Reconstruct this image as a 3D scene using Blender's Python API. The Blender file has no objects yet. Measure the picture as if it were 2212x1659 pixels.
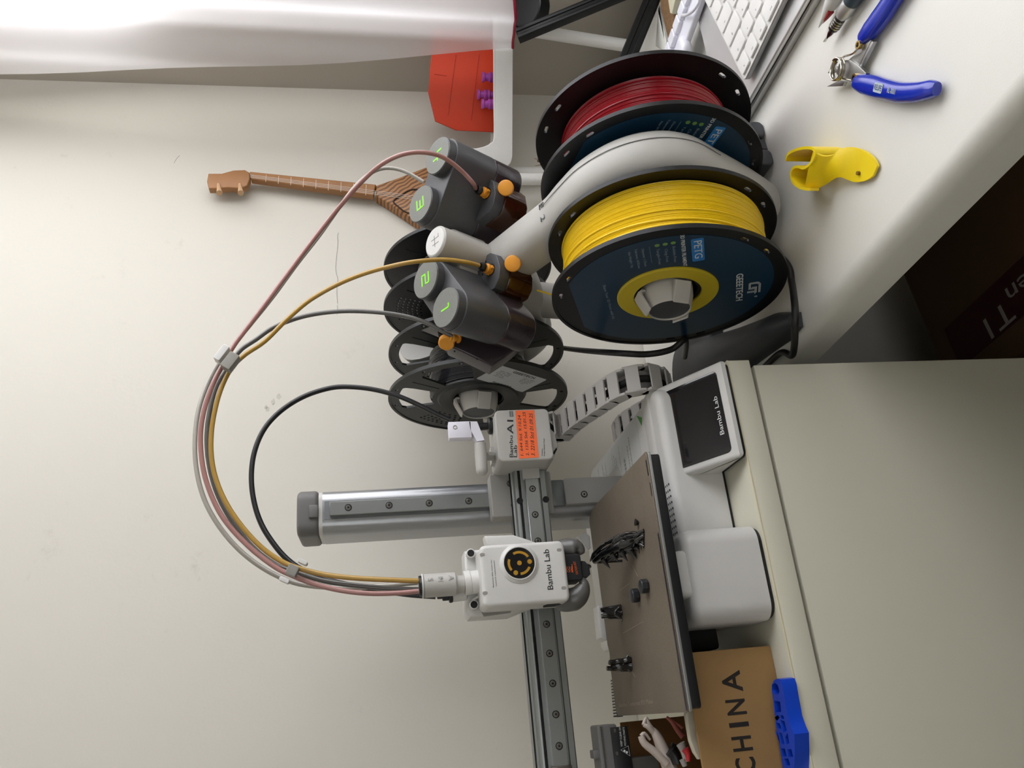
import bpy, bmesh, math, random
from mathutils import Vector, Matrix
from math import sin, cos, pi, radians, atan2, hypot, sqrt

random.seed(7)
SC = bpy.context.scene
COL = SC.collection

# ------------------------------------------------------------------ camera
# The room is measured in millimetres: x along the back wall, y towards it, z up,
# origin at the front left corner of the printer's build plate. FLOOR is the floor.
FLOOR = -908.0
F_PX, YAW, PITCH, ROLL = 1742.0, .3949, .1653, -.0299
CAM = Vector((8.1, -563.3, 199.5))
_cy, _sy, _cp, _sp, _cr, _sr = cos(YAW), sin(YAW), cos(PITCH), sin(PITCH), cos(ROLL), sin(ROLL)
FWD = Vector((_sy*_cp, _cy*_cp, -_sp))
_R = Vector((_cy, -_sy, 0)); _U = _R.cross(FWD)
RIGHT = _cr*_R + _sr*_U
UP = -_sr*_R + _cr*_U

def W(p):
    return Vector((p[0], p[1], p[2]-FLOOR))*0.001

cam_data = bpy.data.cameras.new('camera')
cam = bpy.data.objects.new('camera', cam_data); COL.objects.link(cam)
cam_data.sensor_fit = 'HORIZONTAL'; cam_data.sensor_width = 36.0
cam_data.lens = F_PX/2212*36.0
cam_data.clip_start = 0.01; cam_data.clip_end = 60
# the photograph was taken with the camera turned on its side: picture-right is down
m = Matrix((-UP, RIGHT, -FWD)).transposed().to_4x4()
m.translation = W(CAM)
cam.matrix_world = m
SC.camera = cam

# ------------------------------------------------------------------ world, light, exposure
SC.view_settings.view_transform = 'Standard'
SC.view_settings.look = 'None'
SC.view_settings.gamma = 1.0
SC.view_settings.use_curve_mapping = False
SC.view_settings.exposure = -0.04
SC.cycles.use_denoising = True
SC.cycles.max_bounces = 8
SC.cycles.transparent_max_bounces = 16

world = bpy.data.worlds.new('sky'); SC.world = world; world.use_nodes = True
bg = world.node_tree.nodes['Background']
bg.inputs[0].default_value = (0.80, 0.88, 1.0, 1); bg.inputs[1].default_value = 1.0

def area(name, loc, target, sx, sy, power, color):
    l = bpy.data.lights.new(name, 'AREA'); l.shape = 'RECTANGLE'; l.size = sx; l.size_y = sy
    l.energy = power; l.color = color
    o = bpy.data.objects.new(name, l); COL.objects.link(o); o.location = W(loc)
    o.rotation_euler = (W(target)-W(loc)).to_track_quat('-Z', 'Y').to_euler()
    return o
# daylight entering by the window over the desk, and an added fill lamp behind the camera
area('daylight_desk_window', (905, -360, 560), (0, -360, 430), 1.25, 1.05, 25.0, (0.97, 0.98, 1.0))
area('fill_behind_camera', (-700, -2450, 700), (100, 0, 100), 1.5, 1.3, 7.0, (1.0, 0.96, 0.88))

# ------------------------------------------------------------------ picture helper: a point of the photograph meets a plane of the room
def at(x, y, ax, val):
    d = ((1659-y-829.5)/F_PX)*RIGHT - ((x-1106)/F_PX)*UP + FWD
    return CAM + d*((val-CAM[ax])/d[ax])
def aX(x, y, v): return at(x, y, 0, v)
def aY(x, y, v): return at(x, y, 1, v)
def aZ(x, y, v): return at(x, y, 2, v)

# ------------------------------------------------------------------ materials
def lin(c):
    return tuple((v/12.92 if v <= .04045 else ((v+.055)/1.055)**2.4) for v in c)
def hx(s):
    return lin(tuple(int(s[i:i+2], 16)/255 for i in (0, 2, 4)))
MATS = {}
def mat(name, color, rough=.5, metal=0., var=.04, scale=60., bump=0., bscale=400., spec=.5, coat=0., trans=0., alpha=1., emit=None, sss=0.):
    if name in MATS: return MATS[name]
    m = bpy.data.materials.new(name); m.use_nodes = True
    nt = m.node_tree; b = nt.nodes['Principled BSDF']
    c = hx(color) if isinstance(color, str) else color
    b.inputs['Roughness'].default_value = rough; b.inputs['Metallic'].default_value = metal
    b.inputs['Specular IOR Level'].default_value = spec
    b.inputs['Coat Weight'].default_value = coat; b.inputs['Transmission Weight'].default_value = trans
    b.inputs['Alpha'].default_value = alpha
    if sss: b.inputs['Subsurface Weight'].default_value = sss; b.inputs['Subsurface Scale'].default_value = .004
    tc = nt.nodes.new('ShaderNodeTexCoord')
    n = nt.nodes.new('ShaderNodeTexNoise'); n.inputs['Scale'].default_value = scale; n.inputs['Detail'].default_value = 4
    nt.links.new(tc.outputs['Object'], n.inputs['Vector'])
    mx = nt.nodes.new('ShaderNodeMix'); mx.data_type = 'RGBA'
    mx.inputs['A'].default_value = (*[max(0, v*(1-var)) for v in c], 1); mx.inputs['B'].default_value = (*[min(1, v*(1+var)) for v in c], 1)
    nt.links.new(n.outputs['Fac'], mx.inputs['Factor']); nt.links.new(mx.outputs['Result'], b.inputs['Base Color'])
    if bump:
        n2 = nt.nodes.new('ShaderNodeTexNoise'); n2.inputs['Scale'].default_value = bscale; n2.inputs['Detail'].default_value = 3
        nt.links.new(tc.outputs['Object'], n2.inputs['Vector'])
        bp = nt.nodes.new('ShaderNodeBump'); bp.inputs['Strength'].default_value = bump; bp.inputs['Distance'].default_value = .0006
        nt.links.new(n2.outputs['Fac'], bp.inputs['Height']); nt.links.new(bp.outputs['Normal'], b.inputs['Normal'])
    if emit:
        b.inputs['Emission Color'].default_value = (*c, 1); b.inputs['Emission Strength'].default_value = emit
    MATS[name] = m
    return m

WHITE = mat('white_plastic', 'CFCECA', .42, bump=.05)
GREYW = mat('pale_grey_plastic', 'B3B1AB', .45, bump=.06)
GREYW2 = mat('warm_grey_plastic', '95938E', .5, bump=.06)
MIDG = mat('mid_grey_plastic', '6B6A68', .5, bump=.08)
DARKG = mat('dark_grey_plastic', '43433F', .48, bump=.1)
DARKF = mat('dark_grey_foot', '3E4044', .5, bump=.1)
FEED = mat('feeder_dark_grey', '47484A', .42, bump=.08)
FEEDC = mat('feeder_cap_frost', '74756F', .55, var=.25, scale=900, bump=.35, bscale=1500)
BLACK = mat('black_plastic', '121315', .42, bump=.06)
BLACKM = mat('black_matte', '0B0B0C', .75)
SPOOLB = mat('spool_black', '0D0E10', .42, spec=.35, bump=.15, bscale=700)
SPOOLG = mat('spool_charcoal', '1B1D1C', .4, spec=.4, bump=.12, bscale=700)
ALU = mat('brushed_aluminium', 'A6A8AA', .33, .85, bump=.05)
RAIL = mat('rail_steel', '9FA3A2', .3, .8)
STEEL = mat('polished_steel', 'C6C4BE', .2, 1.)
SCREW = mat('screw_steel', '8D8C88', .28, 1.)
ORANGE = mat('orange_plastic', 'E59A2B', .45, bump=.05)
GREEN = mat('lime_ink', '8FE62A', .5)
INK = mat('dark_print_ink', '2A2A2B', .6)
INKG = mat('grey_print_ink', '6E6F6C', .6)
WINK = mat('white_print_ink', 'D5D8D6', .5)
WINKD = mat('dim_label_ink', '7D8B93', .6)
GLASS_D = mat('dark_screen_glass', '17171A', .06, spec=.6)
CREAM = mat('cream_laminate', 'D3D0BD', .45, var=.03, scale=8, bump=.03)
CREAMF = mat('cream_laminate_front', 'C6C4B2', .5, var=.05, scale=5, bump=.05)
EDGE = mat('cream_edge_band', 'D6CFAE', .4)
DESKM = mat('white_desk_laminate', 'DEDDD6', .35, var=.03, scale=9, bump=.12, bscale=900)
KEYW = mat('keyboard_white', 'DFDEDA', .5)
SILV = mat('anodised_silver', 'C4C4C3', .35, .7)
BLUEG = mat('blue_grip', '0A2BA8', .22, coat=.4)
BLUEP = mat('blue_print', '0B44C8', .4, bump=.12, bscale=900)
YELC = mat('yellow_clip_plastic', 'F0D21B', .38, sss=.15, bump=.1, bscale=900)
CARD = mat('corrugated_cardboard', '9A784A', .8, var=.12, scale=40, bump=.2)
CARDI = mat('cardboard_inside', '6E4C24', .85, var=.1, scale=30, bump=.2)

# ------------------------------------------------------------------ mesh builder
def frame(o, z, x=(1, 0, 0)):
    """Local frame: origin o, local z along z, local x as near x as possible."""
    z = Vector(z).normalized(); x = Vector(x); x = (x - z*x.dot(z)).normalized(); y = z.cross(x)
    m = Matrix((x, y, z)).transposed().to_4x4(); m.translation = Vector(o)
    return m
I4 = Matrix.Identity(4)

class MB:
    def __init__(s, fr=None):
        s.bm = bmesh.new(); s.fr = fr if fr is not None else I4
    def _add(s, bm, M=None):
        T = s.fr @ (M if M is not None else I4)
        me = bpy.data.meshes.new('t'); bm.to_mesh(me); bm.free(); me.transform(T)
        if T.determinant() < 0: me.flip_normals()
        s.bm.from_mesh(me); bpy.data.meshes.remove(me); return s
    def box(s, x0, x1, y0, y1, z0, z1, bev=0., seg=2, M=None):
        b = bmesh.new(); bmesh.ops.create_cube(b, size=1)
        bmesh.ops.scale(b, vec=(abs(x1-x0), abs(y1-y0), abs(z1-z0)), verts=b.verts)
        bmesh.ops.translate(b, vec=((x0+x1)/2, (y0+y1)/2, (z0+z1)/2), verts=b.verts)
        if bev: bmesh.ops.bevel(b, geom=b.edges[:], offset=bev, segments=seg, affect='EDGES', profile=.5)
        return s._add(b, M)
    def rbox(s, x0, x1, y0, y1, z0, z1, r, ax=2, bev=0., n=6, M=None, bot=True):
        """Box whose edges along axis ax are rounded with radius r; rims bevelled by bev."""
        lo = [x0, y0, z0]; hi = [x1, y1, z1]; a, c = [i for i in range(3) if i != ax]
        pts = rrect(lo[a], hi[a], lo[c], hi[c], r, n)
        if ax == 1: fr = Matrix(((1,0,0,0),(0,0,1,0),(0,1,0,0),(0,0,0,1)))   # (u,v,w)->(u,w,v)
        elif ax == 0: fr = Matrix(((0,0,1,0),(1,0,0,0),(0,1,0,0),(0,0,0,1)))
        else: fr = I4
        return s.prism(pts, lo[ax], hi[ax], bev=bev, bot=bot, M=(M if M is not None else I4) @ fr)
    def prism(s, pts, z0, z1, bev=0., seg=3, M=None, bot=True):
        """Outline pushed from z0 to z1, both rims rounded with radius bev by rings of inset outlines."""
        if z0 > z1: z0, z1 = z1, z0
        n = len(pts)
        if sum(pts[i][0]*pts[(i+1) % n][1]-pts[(i+1) % n][0]*pts[i][1] for i in range(n)) < 0: pts = list(pts)[::-1]
        bev = min(bev, (z1-z0)*.49); lev = []
        if bev:
            K = seg+2
            if bot: lev += [(bev*(1-sin(pi/2*k/K)), z0+bev*(1-cos(pi/2*k/K))) for k in range(K)]
            else: lev += [(0, z0)]
            lev += [(0, z0+bev)] if bot else []
            lev += [(0, z1-bev)]+[(bev*(1-cos(pi/2*k/K)), z1-bev*(1-sin(pi/2*k/K))) for k in range(1, K+1)]
        else: lev = [(0, z0), (0, z1)]
        b = bmesh.new(); R_ = [[b.verts.new((x, y, z)) for x, y in inset(pts, d)] for d, z in lev]
        for A, B in zip(R_, R_[1:]):
            for i in range(n): b.faces.new((A[i], A[(i+1) % n], B[(i+1) % n], B[i]))
        fs = [b.faces.new(R_[0][::-1]), b.faces.new(R_[-1])]
        bmesh.ops.triangulate(b, faces=fs)
        return s._add(b, M)
    def lathe(s, prof, n=48, M=None, a0=0., a1=2*pi, close=False):
        """prof: list of (radius, z); revolved about local z."""
        b = bmesh.new(); full = abs(a1-a0-2*pi) < 1e-6
        k = n if full else n+1
        rings = []
        for r, z in prof:
            rings.append([b.verts.new((max(r, 1e-4)*cos(a0+(a1-a0)*i/n), max(r, 1e-4)*sin(a0+(a1-a0)*i/n), z)) for i in range(k)])
        m = len(rings); rng = range(m) if close else range(m-1)
        for j in rng:
            A, B = rings[j], rings[(j+1) % m]
            for i in range(n): b.faces.new((A[i], A[(i+1) % k], B[(i+1) % k], B[i]))
        if not full and close:
            b.faces.new([r[0] for r in rings]); b.faces.new([r[-1] for r in rings][::-1])
        bmesh.ops.remove_doubles(b, verts=b.verts, dist=2e-3)
        bmesh.ops.recalc_face_normals(b, faces=b.faces)
        return s._add(b, M)
    def cyl(s, p0, p1, r0, r1=None, n=24, bev=0.):
        p0, p1 = Vector(p0), Vector(p1); d = p1-p0; L = d.length
        r1 = r0 if r1 is None else r1
        h = (0, 0, 1) if abs(d.normalized().x) > .9 else (1, 0, 0)
        pr = [(0, 0), (r0-bev, 0), (r0, bev), (r1, L-bev), (r1-bev, L), (0, L)] if bev else [(0, 0), (r0, 0), (r1, L), (0, L)]
        return s.lathe(pr, n, frame(p0, d, h))
    def ring(s, r0, r1, z0, z1, n=48, M=None):
        return s.lathe([(r0, z0), (r1, z0), (r1, z1), (r0, z1)], n, M, close=True)
    def tube(s, pts, r, n=10, closed=False, smooth=0, cap=True):
        pts = [Vector(p) for p in pts]
        if smooth: pts = catmull(pts, smooth, closed)
        N = len(pts); rr = r if callable(r) else (lambda t: r)
        b = bmesh.new(); rings = []; prev = None
        for i, p in enumerate(pts):
            t = (pts[(i+1) % N]-pts[i-1]) if closed else (pts[min(i+1, N-1)]-pts[max(i-1, 0)])
            t = t.normalized() if t.length > 1e-9 else Vector((0, 0, 1))
            if prev is None:
                x = t.orthogonal().normalized()
            else:
                x = (prev - t*prev.dot(t)).normalized()
            prev = x; y = t.cross(x); q = rr(i/(N-1 if N > 1 else 1))
            rings.append([b.verts.new(p+q*(cos(2*pi*k/n)*x+sin(2*pi*k/n)*y)) for k in range(n)])
        for j in range(N if closed else N-1):
            A, B = rings[j], rings[(j+1) % N]
            for i in range(n): b.faces.new((A[i], A[(i+1) % n], B[(i+1) % n], B[i]))
        if cap and not closed: b.faces.new(rings[0][::-1]); b.faces.new(rings[-1])
        bmesh.ops.recalc_face_normals(b, faces=b.faces)
        return s._add(b)
    def sweep(s, pts, sec, xdir=(1, 0, 0), smooth=0, bev=0.):
        """Sweep a closed 2D section (u along xdir, v along the in-plane normal) along pts. sec may be a function of t."""
        pts = [Vector(p) for p in pts]
        if smooth: pts = catmull(pts, smooth)
        N = len(pts); X = Vector(xdir); b = bmesh.new(); rings = []
        for i, p in enumerate(pts):
            t = (pts[min(i+1, N-1)]-pts[max(i-1, 0)]).normalized(); x = (X - t*X.dot(t)).normalized(); y = t.cross(x)
            sc = sec(i/(N-1)) if callable(sec) else sec
            rings.append([b.verts.new(p+u*x+v*y) for u, v in sc])
        n = len(rings[0])
        for j in range(N-1):
            A, B = rings[j], rings[j+1]
            for i in range(n): b.faces.new((A[i], A[(i+1) % n], B[(i+1) % n], B[i]))
        b.faces.new(rings[0][::-1]); b.faces.new(rings[-1])
        bmesh.ops.recalc_face_normals(b, faces=b.faces)
        return s._add(b)
    def poly(s, pts, M=None):
        b = bmesh.new(); b.faces.new([b.verts.new(p) for p in pts]); return s._add(b, M)
    def grid(s, f, nu, nv, M=None, thick=0., closeu=False):
        b = bmesh.new(); ku = nu if closeu else nu+1
        V = [[b.verts.new(f(i/nu, j/nv)) for j in range(nv+1)] for i in range(ku)]
        for i in range(nu):
            for j in range(nv): b.faces.new((V[i][j], V[(i+1) % ku][j], V[(i+1) % ku][j+1], V[i][j+1]))
        bmesh.ops.recalc_face_normals(b, faces=b.faces)
        if thick: bmesh.ops.solidify(b, geom=b.faces[:], thickness=thick)
        return s._add(b, M)
    def flat(s, loops, z0, z1, M=None, bev=0.):
        """Filled 2D outline with holes (loops), from z0 to z1."""
        cu = bpy.data.curves.new('t', 'CURVE'); cu.dimensions = '2D'; cu.fill_mode = 'BOTH'
        for L in loops:
            sp = cu.splines.new('POLY'); sp.points.add(len(L)-1); sp.use_cyclic_u = True
            for q, p in zip(sp.points, L): q.co = (p[0], p[1], 0, 1)
        cu.extrude = abs(z1-z0)/2; cu.bevel_depth = bev; cu.bevel_resolution = 1
        if bev: cu.offset = -bev; cu.extrude = max(0, cu.extrude-bev)
        o = bpy.data.objects.new('t', cu); me = bpy.data.meshes.new_from_object(o)
        me.transform(s.fr @ (M if M is not None else I4) @ Matrix.Translation((0, 0, (z0+z1)/2)))
        s.bm.from_mesh(me); bpy.data.meshes.remove(me); bpy.data.objects.remove(o); bpy.data.curves.remove(cu); return s
    def text(s, body, size, M, h=.08, width=None, bold=0., align='CENTER', space=1.):
        """Lettering with cap height size, local x reading direction, local y up, standing h off local z = 0."""
        cu = bpy.data.curves.new('t', 'FONT'); cu.body = body; cu.size = size/.7; cu.align_x = align; cu.align_y = 'CENTER'
        cu.extrude = h/2; cu.offset = bold; cu.space_character = space; cu.resolution_u = 3
        o = bpy.data.objects.new('t', cu); me = bpy.data.meshes.new_from_object(o)
        if len(me.vertices):
            if width:
                xs = [v.co.x for v in me.vertices]; k = width/(max(xs)-min(xs)); me.transform(Matrix.Diagonal((k, 1, 1, 1)))
            me.transform(s.fr @ M @ Matrix.Translation((0, 0, h/2)))
            s.bm.from_mesh(me)
        bpy.data.meshes.remove(me); bpy.data.objects.remove(o); bpy.data.curves.remove(cu); return s
    def build(s, name, material, parent=None, ang=38., flat_shade=False, label=None):
        bm = s.bm
        base = Vector((0, 0, 0)); q = parent
        while q is not None and q.parent is not None: q = q.parent
        base = q.location.copy() if q is not None else None
        cos_a = cos(radians(ang))
        bm.normal_update()
        for f in bm.faces: f.smooth = not flat_shade
        for e in bm.edges:
            if len(e.link_faces) == 2:
                e.smooth = e.link_faces[0].normal.dot(e.link_faces[1].normal) > cos_a
        for v in bm.verts: v.co = W(v.co)
        if base is None:
            lo = [min(v.co[i] for v in bm.verts) for i in range(3)]; hi = [max(v.co[i] for v in bm.verts) for i in range(3)]
            base = Vector(((lo[0]+hi[0])/2, (lo[1]+hi[1])/2, lo[2])); top = True
        else: top = False
        for v in bm.verts: v.co -= base
        me = bpy.data.meshes.new(name); bm.to_mesh(me); bm.free()
        o = bpy.data.objects.new(name, me); COL.objects.link(o)
        for mt in (material if isinstance(material, (list, tuple)) else [material]): me.materials.append(mt)
        if top: o.location = base
        else: o.parent = parent
        if label: o['label'] = label
        return o

def catmull(P, k, closed=False):
    out = []; N = len(P)
    for i in range(N if closed else N-1):
        a, b, c, d = (P[(i-1) % N], P[i], P[(i+1) % N], P[(i+2) % N]) if closed else (P[max(i-1, 0)], P[i], P[i+1], P[min(i+2, N-1)])
        for j in range(k):
            t = j/k
            out.append(.5*((2*b)+(c-a)*t+(2*a-5*b+4*c-d)*t*t+(3*b-a-3*c+d)*t**3))
    if not closed: out.append(P[-1])
    return out
def inset(pts, d):
    if d < 1e-6: return pts
    n = len(pts); o = []
    for i in range(n):
        p0, p, p1 = Vector(pts[i-1][:2]), Vector(pts[i][:2]), Vector(pts[(i+1) % n][:2])
        a, c = (p-p0), (p1-p)
        if a.length < 1e-5: a = c
        if c.length < 1e-5: c = a
        a.normalize(); c.normalize(); na, nc = Vector((-a.y, a.x)), Vector((-c.y, c.x)); m_ = na+nc
        k = m_.dot(na); q = p+m_*(d/max(k, .35)); o.append((q.x, q.y))
    return o
def rrect(x0, x1, y0, y1, r, n=6):
    r = min(r, abs(x1-x0)/2-1e-4, abs(y1-y0)/2-1e-4); pts = []
    for cx, cy, a in ((x1-r, y1-r, 0), (x0+r, y1-r, pi/2), (x0+r, y0+r, pi), (x1-r, y0+r, 1.5*pi)):
        for i in range(n+1): pts.append((cx+r*cos(a+pi/2*i/n), cy+r*sin(a+pi/2*i/n)))
    return pts
def circ(cx, cy, r, n=24, a0=0., a1=2*pi):
    full = abs(a1-a0-2*pi) < 1e-6
    return [(cx+r*cos(a0+(a1-a0)*i/n), cy+r*sin(a0+(a1-a0)*i/n)) for i in range(n if full else n+1)]

def thing(name, label, cat, loc, group=None):
    o = bpy.data.objects.new(name, None); COL.objects.link(o); o.location = W(loc); o.empty_display_size = .02
    o['label'] = label; o['category'] = cat
    if group: o['group'] = group
    return o
def tag(o, label, cat, group=None, kind=None):
    o['label'] = label; o['category'] = cat
    if group: o['group'] = group
    if kind: o['kind'] = kind
    return o
def struct(o): o['kind'] = 'structure'; return o
def rY(x0, y0, x1, y1, Y):
    """Room rectangle (xmin, xmax, zmin, zmax) on the plane y = Y behind a rectangle of the photograph."""
    xm, ym = (x0+x1)/2, (y0+y1)/2
    return aY(xm, y1, Y).x, aY(xm, y0, Y).x, aY(x1, ym, Y).z, aY(x0, ym, Y).z

DESK, CAB = -168.0, -87.0

# ================================================================== the room
def wall_material():
    m = mat('wall_paint', 'D3CFC4', .7, var=.03, scale=3., bump=.25, bscale=160)
    nt = m.node_tree; b = nt.nodes['Principled BSDF']
    src = b.inputs['Base Color'].links[0].from_socket
    tc = nt.nodes.new('ShaderNodeTexCoord')
    n = nt.nodes.new('ShaderNodeTexNoise'); n.inputs['Scale'].default_value = 9; n.inputs['Detail'].default_value = 8; n.inputs['Roughness'].default_value = .75
    nt.links.new(tc.outputs['Object'], n.inputs['Vector'])
    r = nt.nodes.new('ShaderNodeValToRGB'); r.color_ramp.elements[0].position = .60; r.color_ramp.elements[1].position = .72
    r.color_ramp.elements[0].color = (0, 0, 0, 1); r.color_ramp.elements[1].color = (.55, .55, .55, 1)
    n2 = nt.nodes.new('ShaderNodeTexNoise'); n2.inputs['Scale'].default_value = 45; n2.inputs['Detail'].default_value = 6
    nt.links.new(tc.outputs['Object'], n2.inputs['Vector'])
    mu = nt.nodes.new('ShaderNodeMath'); mu.operation = 'MULTIPLY'
    r2 = nt.nodes.new('ShaderNodeValToRGB'); r2.color_ramp.elements[0].position = .52; r2.color_ramp.elements[1].position = .7
    nt.links.new(n.outputs['Fac'], r.inputs[0]); nt.links.new(n2.outputs['Fac'], r2.inputs[0])
    nt.links.new(r.outputs[0], mu.inputs[0]); nt.links.new(r2.outputs[0], mu.inputs[1])
    mx = nt.nodes.new('ShaderNodeMix'); mx.data_type = 'RGBA'; mx.inputs['B'].default_value = (*hx('9C968A'), 1)
    nt.links.new(mu.outputs[0], mx.inputs['Factor']); nt.links.new(src, mx.inputs['A']); nt.links.new(mx.outputs['Result'], b.inputs['Base Color'])
    return m
WALLM = wall_material()
WALLR = mat('shaded_wall_paint', 'B9B2A6', .7, var=.03, scale=3., bump=.2, bscale=160)  # darker copy of the wall paint; the shade is in the colour
ZC = 1592.0; YB, XR, XL, YF = 420.0, 914.0, -1500.0, -2500.0
wb = struct(MB().box(XL, XR, YB, YB+60, FLOOR, ZC).build('wall_back', WALLM))
wo = (-1150, 150, 40, 1250)   # window opening in the right wall: y0, y1, z0, z1
w = MB(); w.box(XR, XR+180, YF, wo[0], FLOOR, ZC); w.box(XR, XR+180, wo[1], YB+60, FLOOR, ZC)
w.box(XR, XR+180, wo[0], wo[1], FLOOR, wo[2]); w.box(XR, XR+180, wo[0], wo[1], wo[3], ZC)
struct(w.build('wall_right', WALLR))
struct(MB().box(XL-60, XL, YF, YB+60, FLOOR, ZC).build('wall_left', WALLM))
w2 = (-1500, 100, 50, 1400)   # opening for the added window behind the camera: x0, x1, z0, z1
w = MB(); w.box(XL-60, w2[0], YF-180, YF, FLOOR, ZC); w.box(w2[1], XR+180, YF-180, YF, FLOOR, ZC)
w.box(w2[0], w2[1], YF-180, YF, FLOOR, w2[2]); w.box(w2[0], w2[1], YF-180, YF, w2[3], ZC)
struct(w.build('wall_front', WALLM))
struct(MB().box(XL-60, XR+180, YF-180, YB+60, ZC, ZC+60).build('ceiling', mat('ceiling_paint', 'E4E1DA', .8)))
def floor_material():
    m = mat('floor_boards', '4A3524', .45, var=.15, scale=4)
    nt = m.node_tree; b = nt.nodes['Principled BSDF']; src = b.inputs['Base Color'].links[0].from_socket
    tc = nt.nodes.new('ShaderNodeTexCoord'); br = nt.nodes.new('ShaderNodeTexBrick'); br.inputs['Scale'].default_value = 2.2
    br.inputs['Mortar Size'].default_value = .004; br.inputs['Color1'].default_value = (*hx('4A3524'), 1); br.inputs['Color2'].default_value = (*hx('3C2A1C'), 1)
    br.inputs['Mortar'].default_value = (*hx('16100B'), 1)
    nt.links.new(tc.outputs['Object'], br.inputs['Vector']); nt.links.new(br.outputs['Color'], b.inputs['Base Color']); return m
struct(MB().box(XL-60, XR+180, YF-180, YB+60, FLOOR-40, FLOOR).build('floor', floor_material()))
PVC = mat('window_frame_white', 'ECECEA', .35)
PANE = mat('window_glass', 'FFFFFF', .0, trans=1., spec=.5, var=0)
def window(name, ax, lo, hi, z0, z1, d0):
    t = bpy.data.objects.new(name, None); COL.objects.link(t); t['kind'] = 'structure'
    t.location = W((d0, (lo+hi)/2, z0) if ax == 0 else ((lo+hi)/2, d0, z0))
    def bx(mb, a, b, z0, z1, w):
        if ax == 0: mb.box(d0-w/2, d0+w/2, a, b, z0, z1, 3)
        else: mb.box(a, b, d0-w/2, d0+w/2, z0, z1, 3)
    f = MB(); mid = (lo+hi)/2
    for a, b in ((lo, lo+55), (hi-55, hi), (mid-45, mid+45)): bx(f, a, b, z0, z1, 60)
    for a, b in ((z0, z0+60), (z1-60, z1)): bx(f, lo, hi, a, b, 60)
    f.build('window_frame', PVC, t)
    for a, b in ((lo+55, mid-45), (mid+45, hi-55)):
        g = MB(); bx(g, a, b, z0+60, z1-60, 4); g.build('window_pane', PANE, t)
window('window_1', 0, wo[0], wo[1], wo[2], wo[3], XR+130)
window('added_window', 1, w2[0], w2[1], w2[2], w2[3], YF-130)  # added unseen window, made to go with the fill lamp

# scuffs and a pencil line on the back wall
PENC = mat('pencil_line', 'A09C96', .9, var=.3, scale=500)
def scuff(pts, r, name='pencil_mark', mt=PENC):
    MB().tube([aY(x, y, YB-.05) for x, y in pts], r, 4, smooth=3).build(name, mt, wb)
scuff([(731, 503), (729, 512), (730, 525), (728, 545), (726, 565), (725, 580), (727, 592), (730, 604), (728, 617), (728, 640), (729, 655)], .5)
scuff([(728, 660), (729, 672), (728, 680)], .4)
scuff([(376, 352), (382, 342), (388, 336)], .3)
SMU = mat('wall_smudge', 'C3BFB3', .9, var=.2, scale=200)
for (x, y, s) in ((602, 857, 6), (590, 868, 5), (578, 884, 5), (575, 880, 4)):
    c = aY(x, y, YB-.15); mb = MB()
    mb.prism([(c.x+s*random.uniform(.5, 1)*cos(a), c.z+s*random.uniform(.3, .7)*sin(a)) for a in [2*pi*i/11 for i in range(11)]], -.05, .05, M=Matrix(((1,0,0,0),(0,0,1,c.y),(0,1,0,0),(0,0,0,1))))
    mb.build('smudge', SMU, wb)

# ================================================================== cabinet under the printer
cab = thing('storage_cabinet', 'cream laminate cabinet with a flat drawer front, carrying the 3D printer', 'cabinet', (-70, 210, FLOOR))
MB().box(-405, 260, 38, 416, FLOOR, -112, 1).build('carcass', CREAM, cab)
MB().box(-410, 264.5, 14.8, 418, -107.5, CAB, .7).build('top_board', CREAM, cab)
MB().box(-410, 264.5, 14.6, 15.6, CAB-1.6, CAB-.1, .3).build('edge_band', EDGE, cab, label='pale yellow edge strip of the top board')
MB().box(-404, 260.3, 16, 34, -430, -111, 1.2).build('drawer_front', CREAMF, cab)
MB().box(-404, 260.3, 16, 34, -760, -434, 1.2).build('drawer_front', CREAMF, cab)
MB().box(-398, 256, 34, 40, -112, -106).build('shadow_gap', mat('gap_brown', '4A4030', .8), cab)

# ================================================================== desk along the window
def ex(y): return 292.3 - .0592*y
desk = thing('desk', 'white desk with a rounded front edge along the window wall', 'desk', (600, -300, FLOOR))
def desk_top():
    pts = [(ex(416), 416), (868, 416), (868, -1300), (ex(-1300), -1300)]
    mb = MB(); b = bmesh.new()
    lo = [b.verts.new((x, y, DESK-38)) for x, y in pts]; hi = [b.verts.new((x, y, DESK)) for x, y in pts]
    b.faces.new(lo); b.faces.new(hi[::-1])
    for i in range(4): b.faces.new((lo[i], lo[(i+1) % 4], hi[(i+1) % 4], hi[i]))
    bmesh.ops.recalc_face_normals(b, faces=b.faces); b.edges.ensure_lookup_table()
    ed = [e for e in b.edges if {e.verts[0], e.verts[1]} == {hi[3], hi[0]}]
    bmesh.ops.bevel(b, geom=ed, offset=13, segments=8, affect='EDGES', profile=.5)
    return mb._add(b)
desk_top().build('desk_top', DESKM, desk)
for x0, y0 in ((330, -1250), (800, -1250), (800, 350), (330, 350)):
    MB().box(x0, x0+50, y0-20, y0+30, FLOOR, DESK-38, 2).build('leg', DESKM, desk)
MB().box(330, 860, 396, 412, -640, DESK-38, 2).build('added_back_panel', DESKM, desk)  # added unseen panel, helps keep the space under the desk dark

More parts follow.
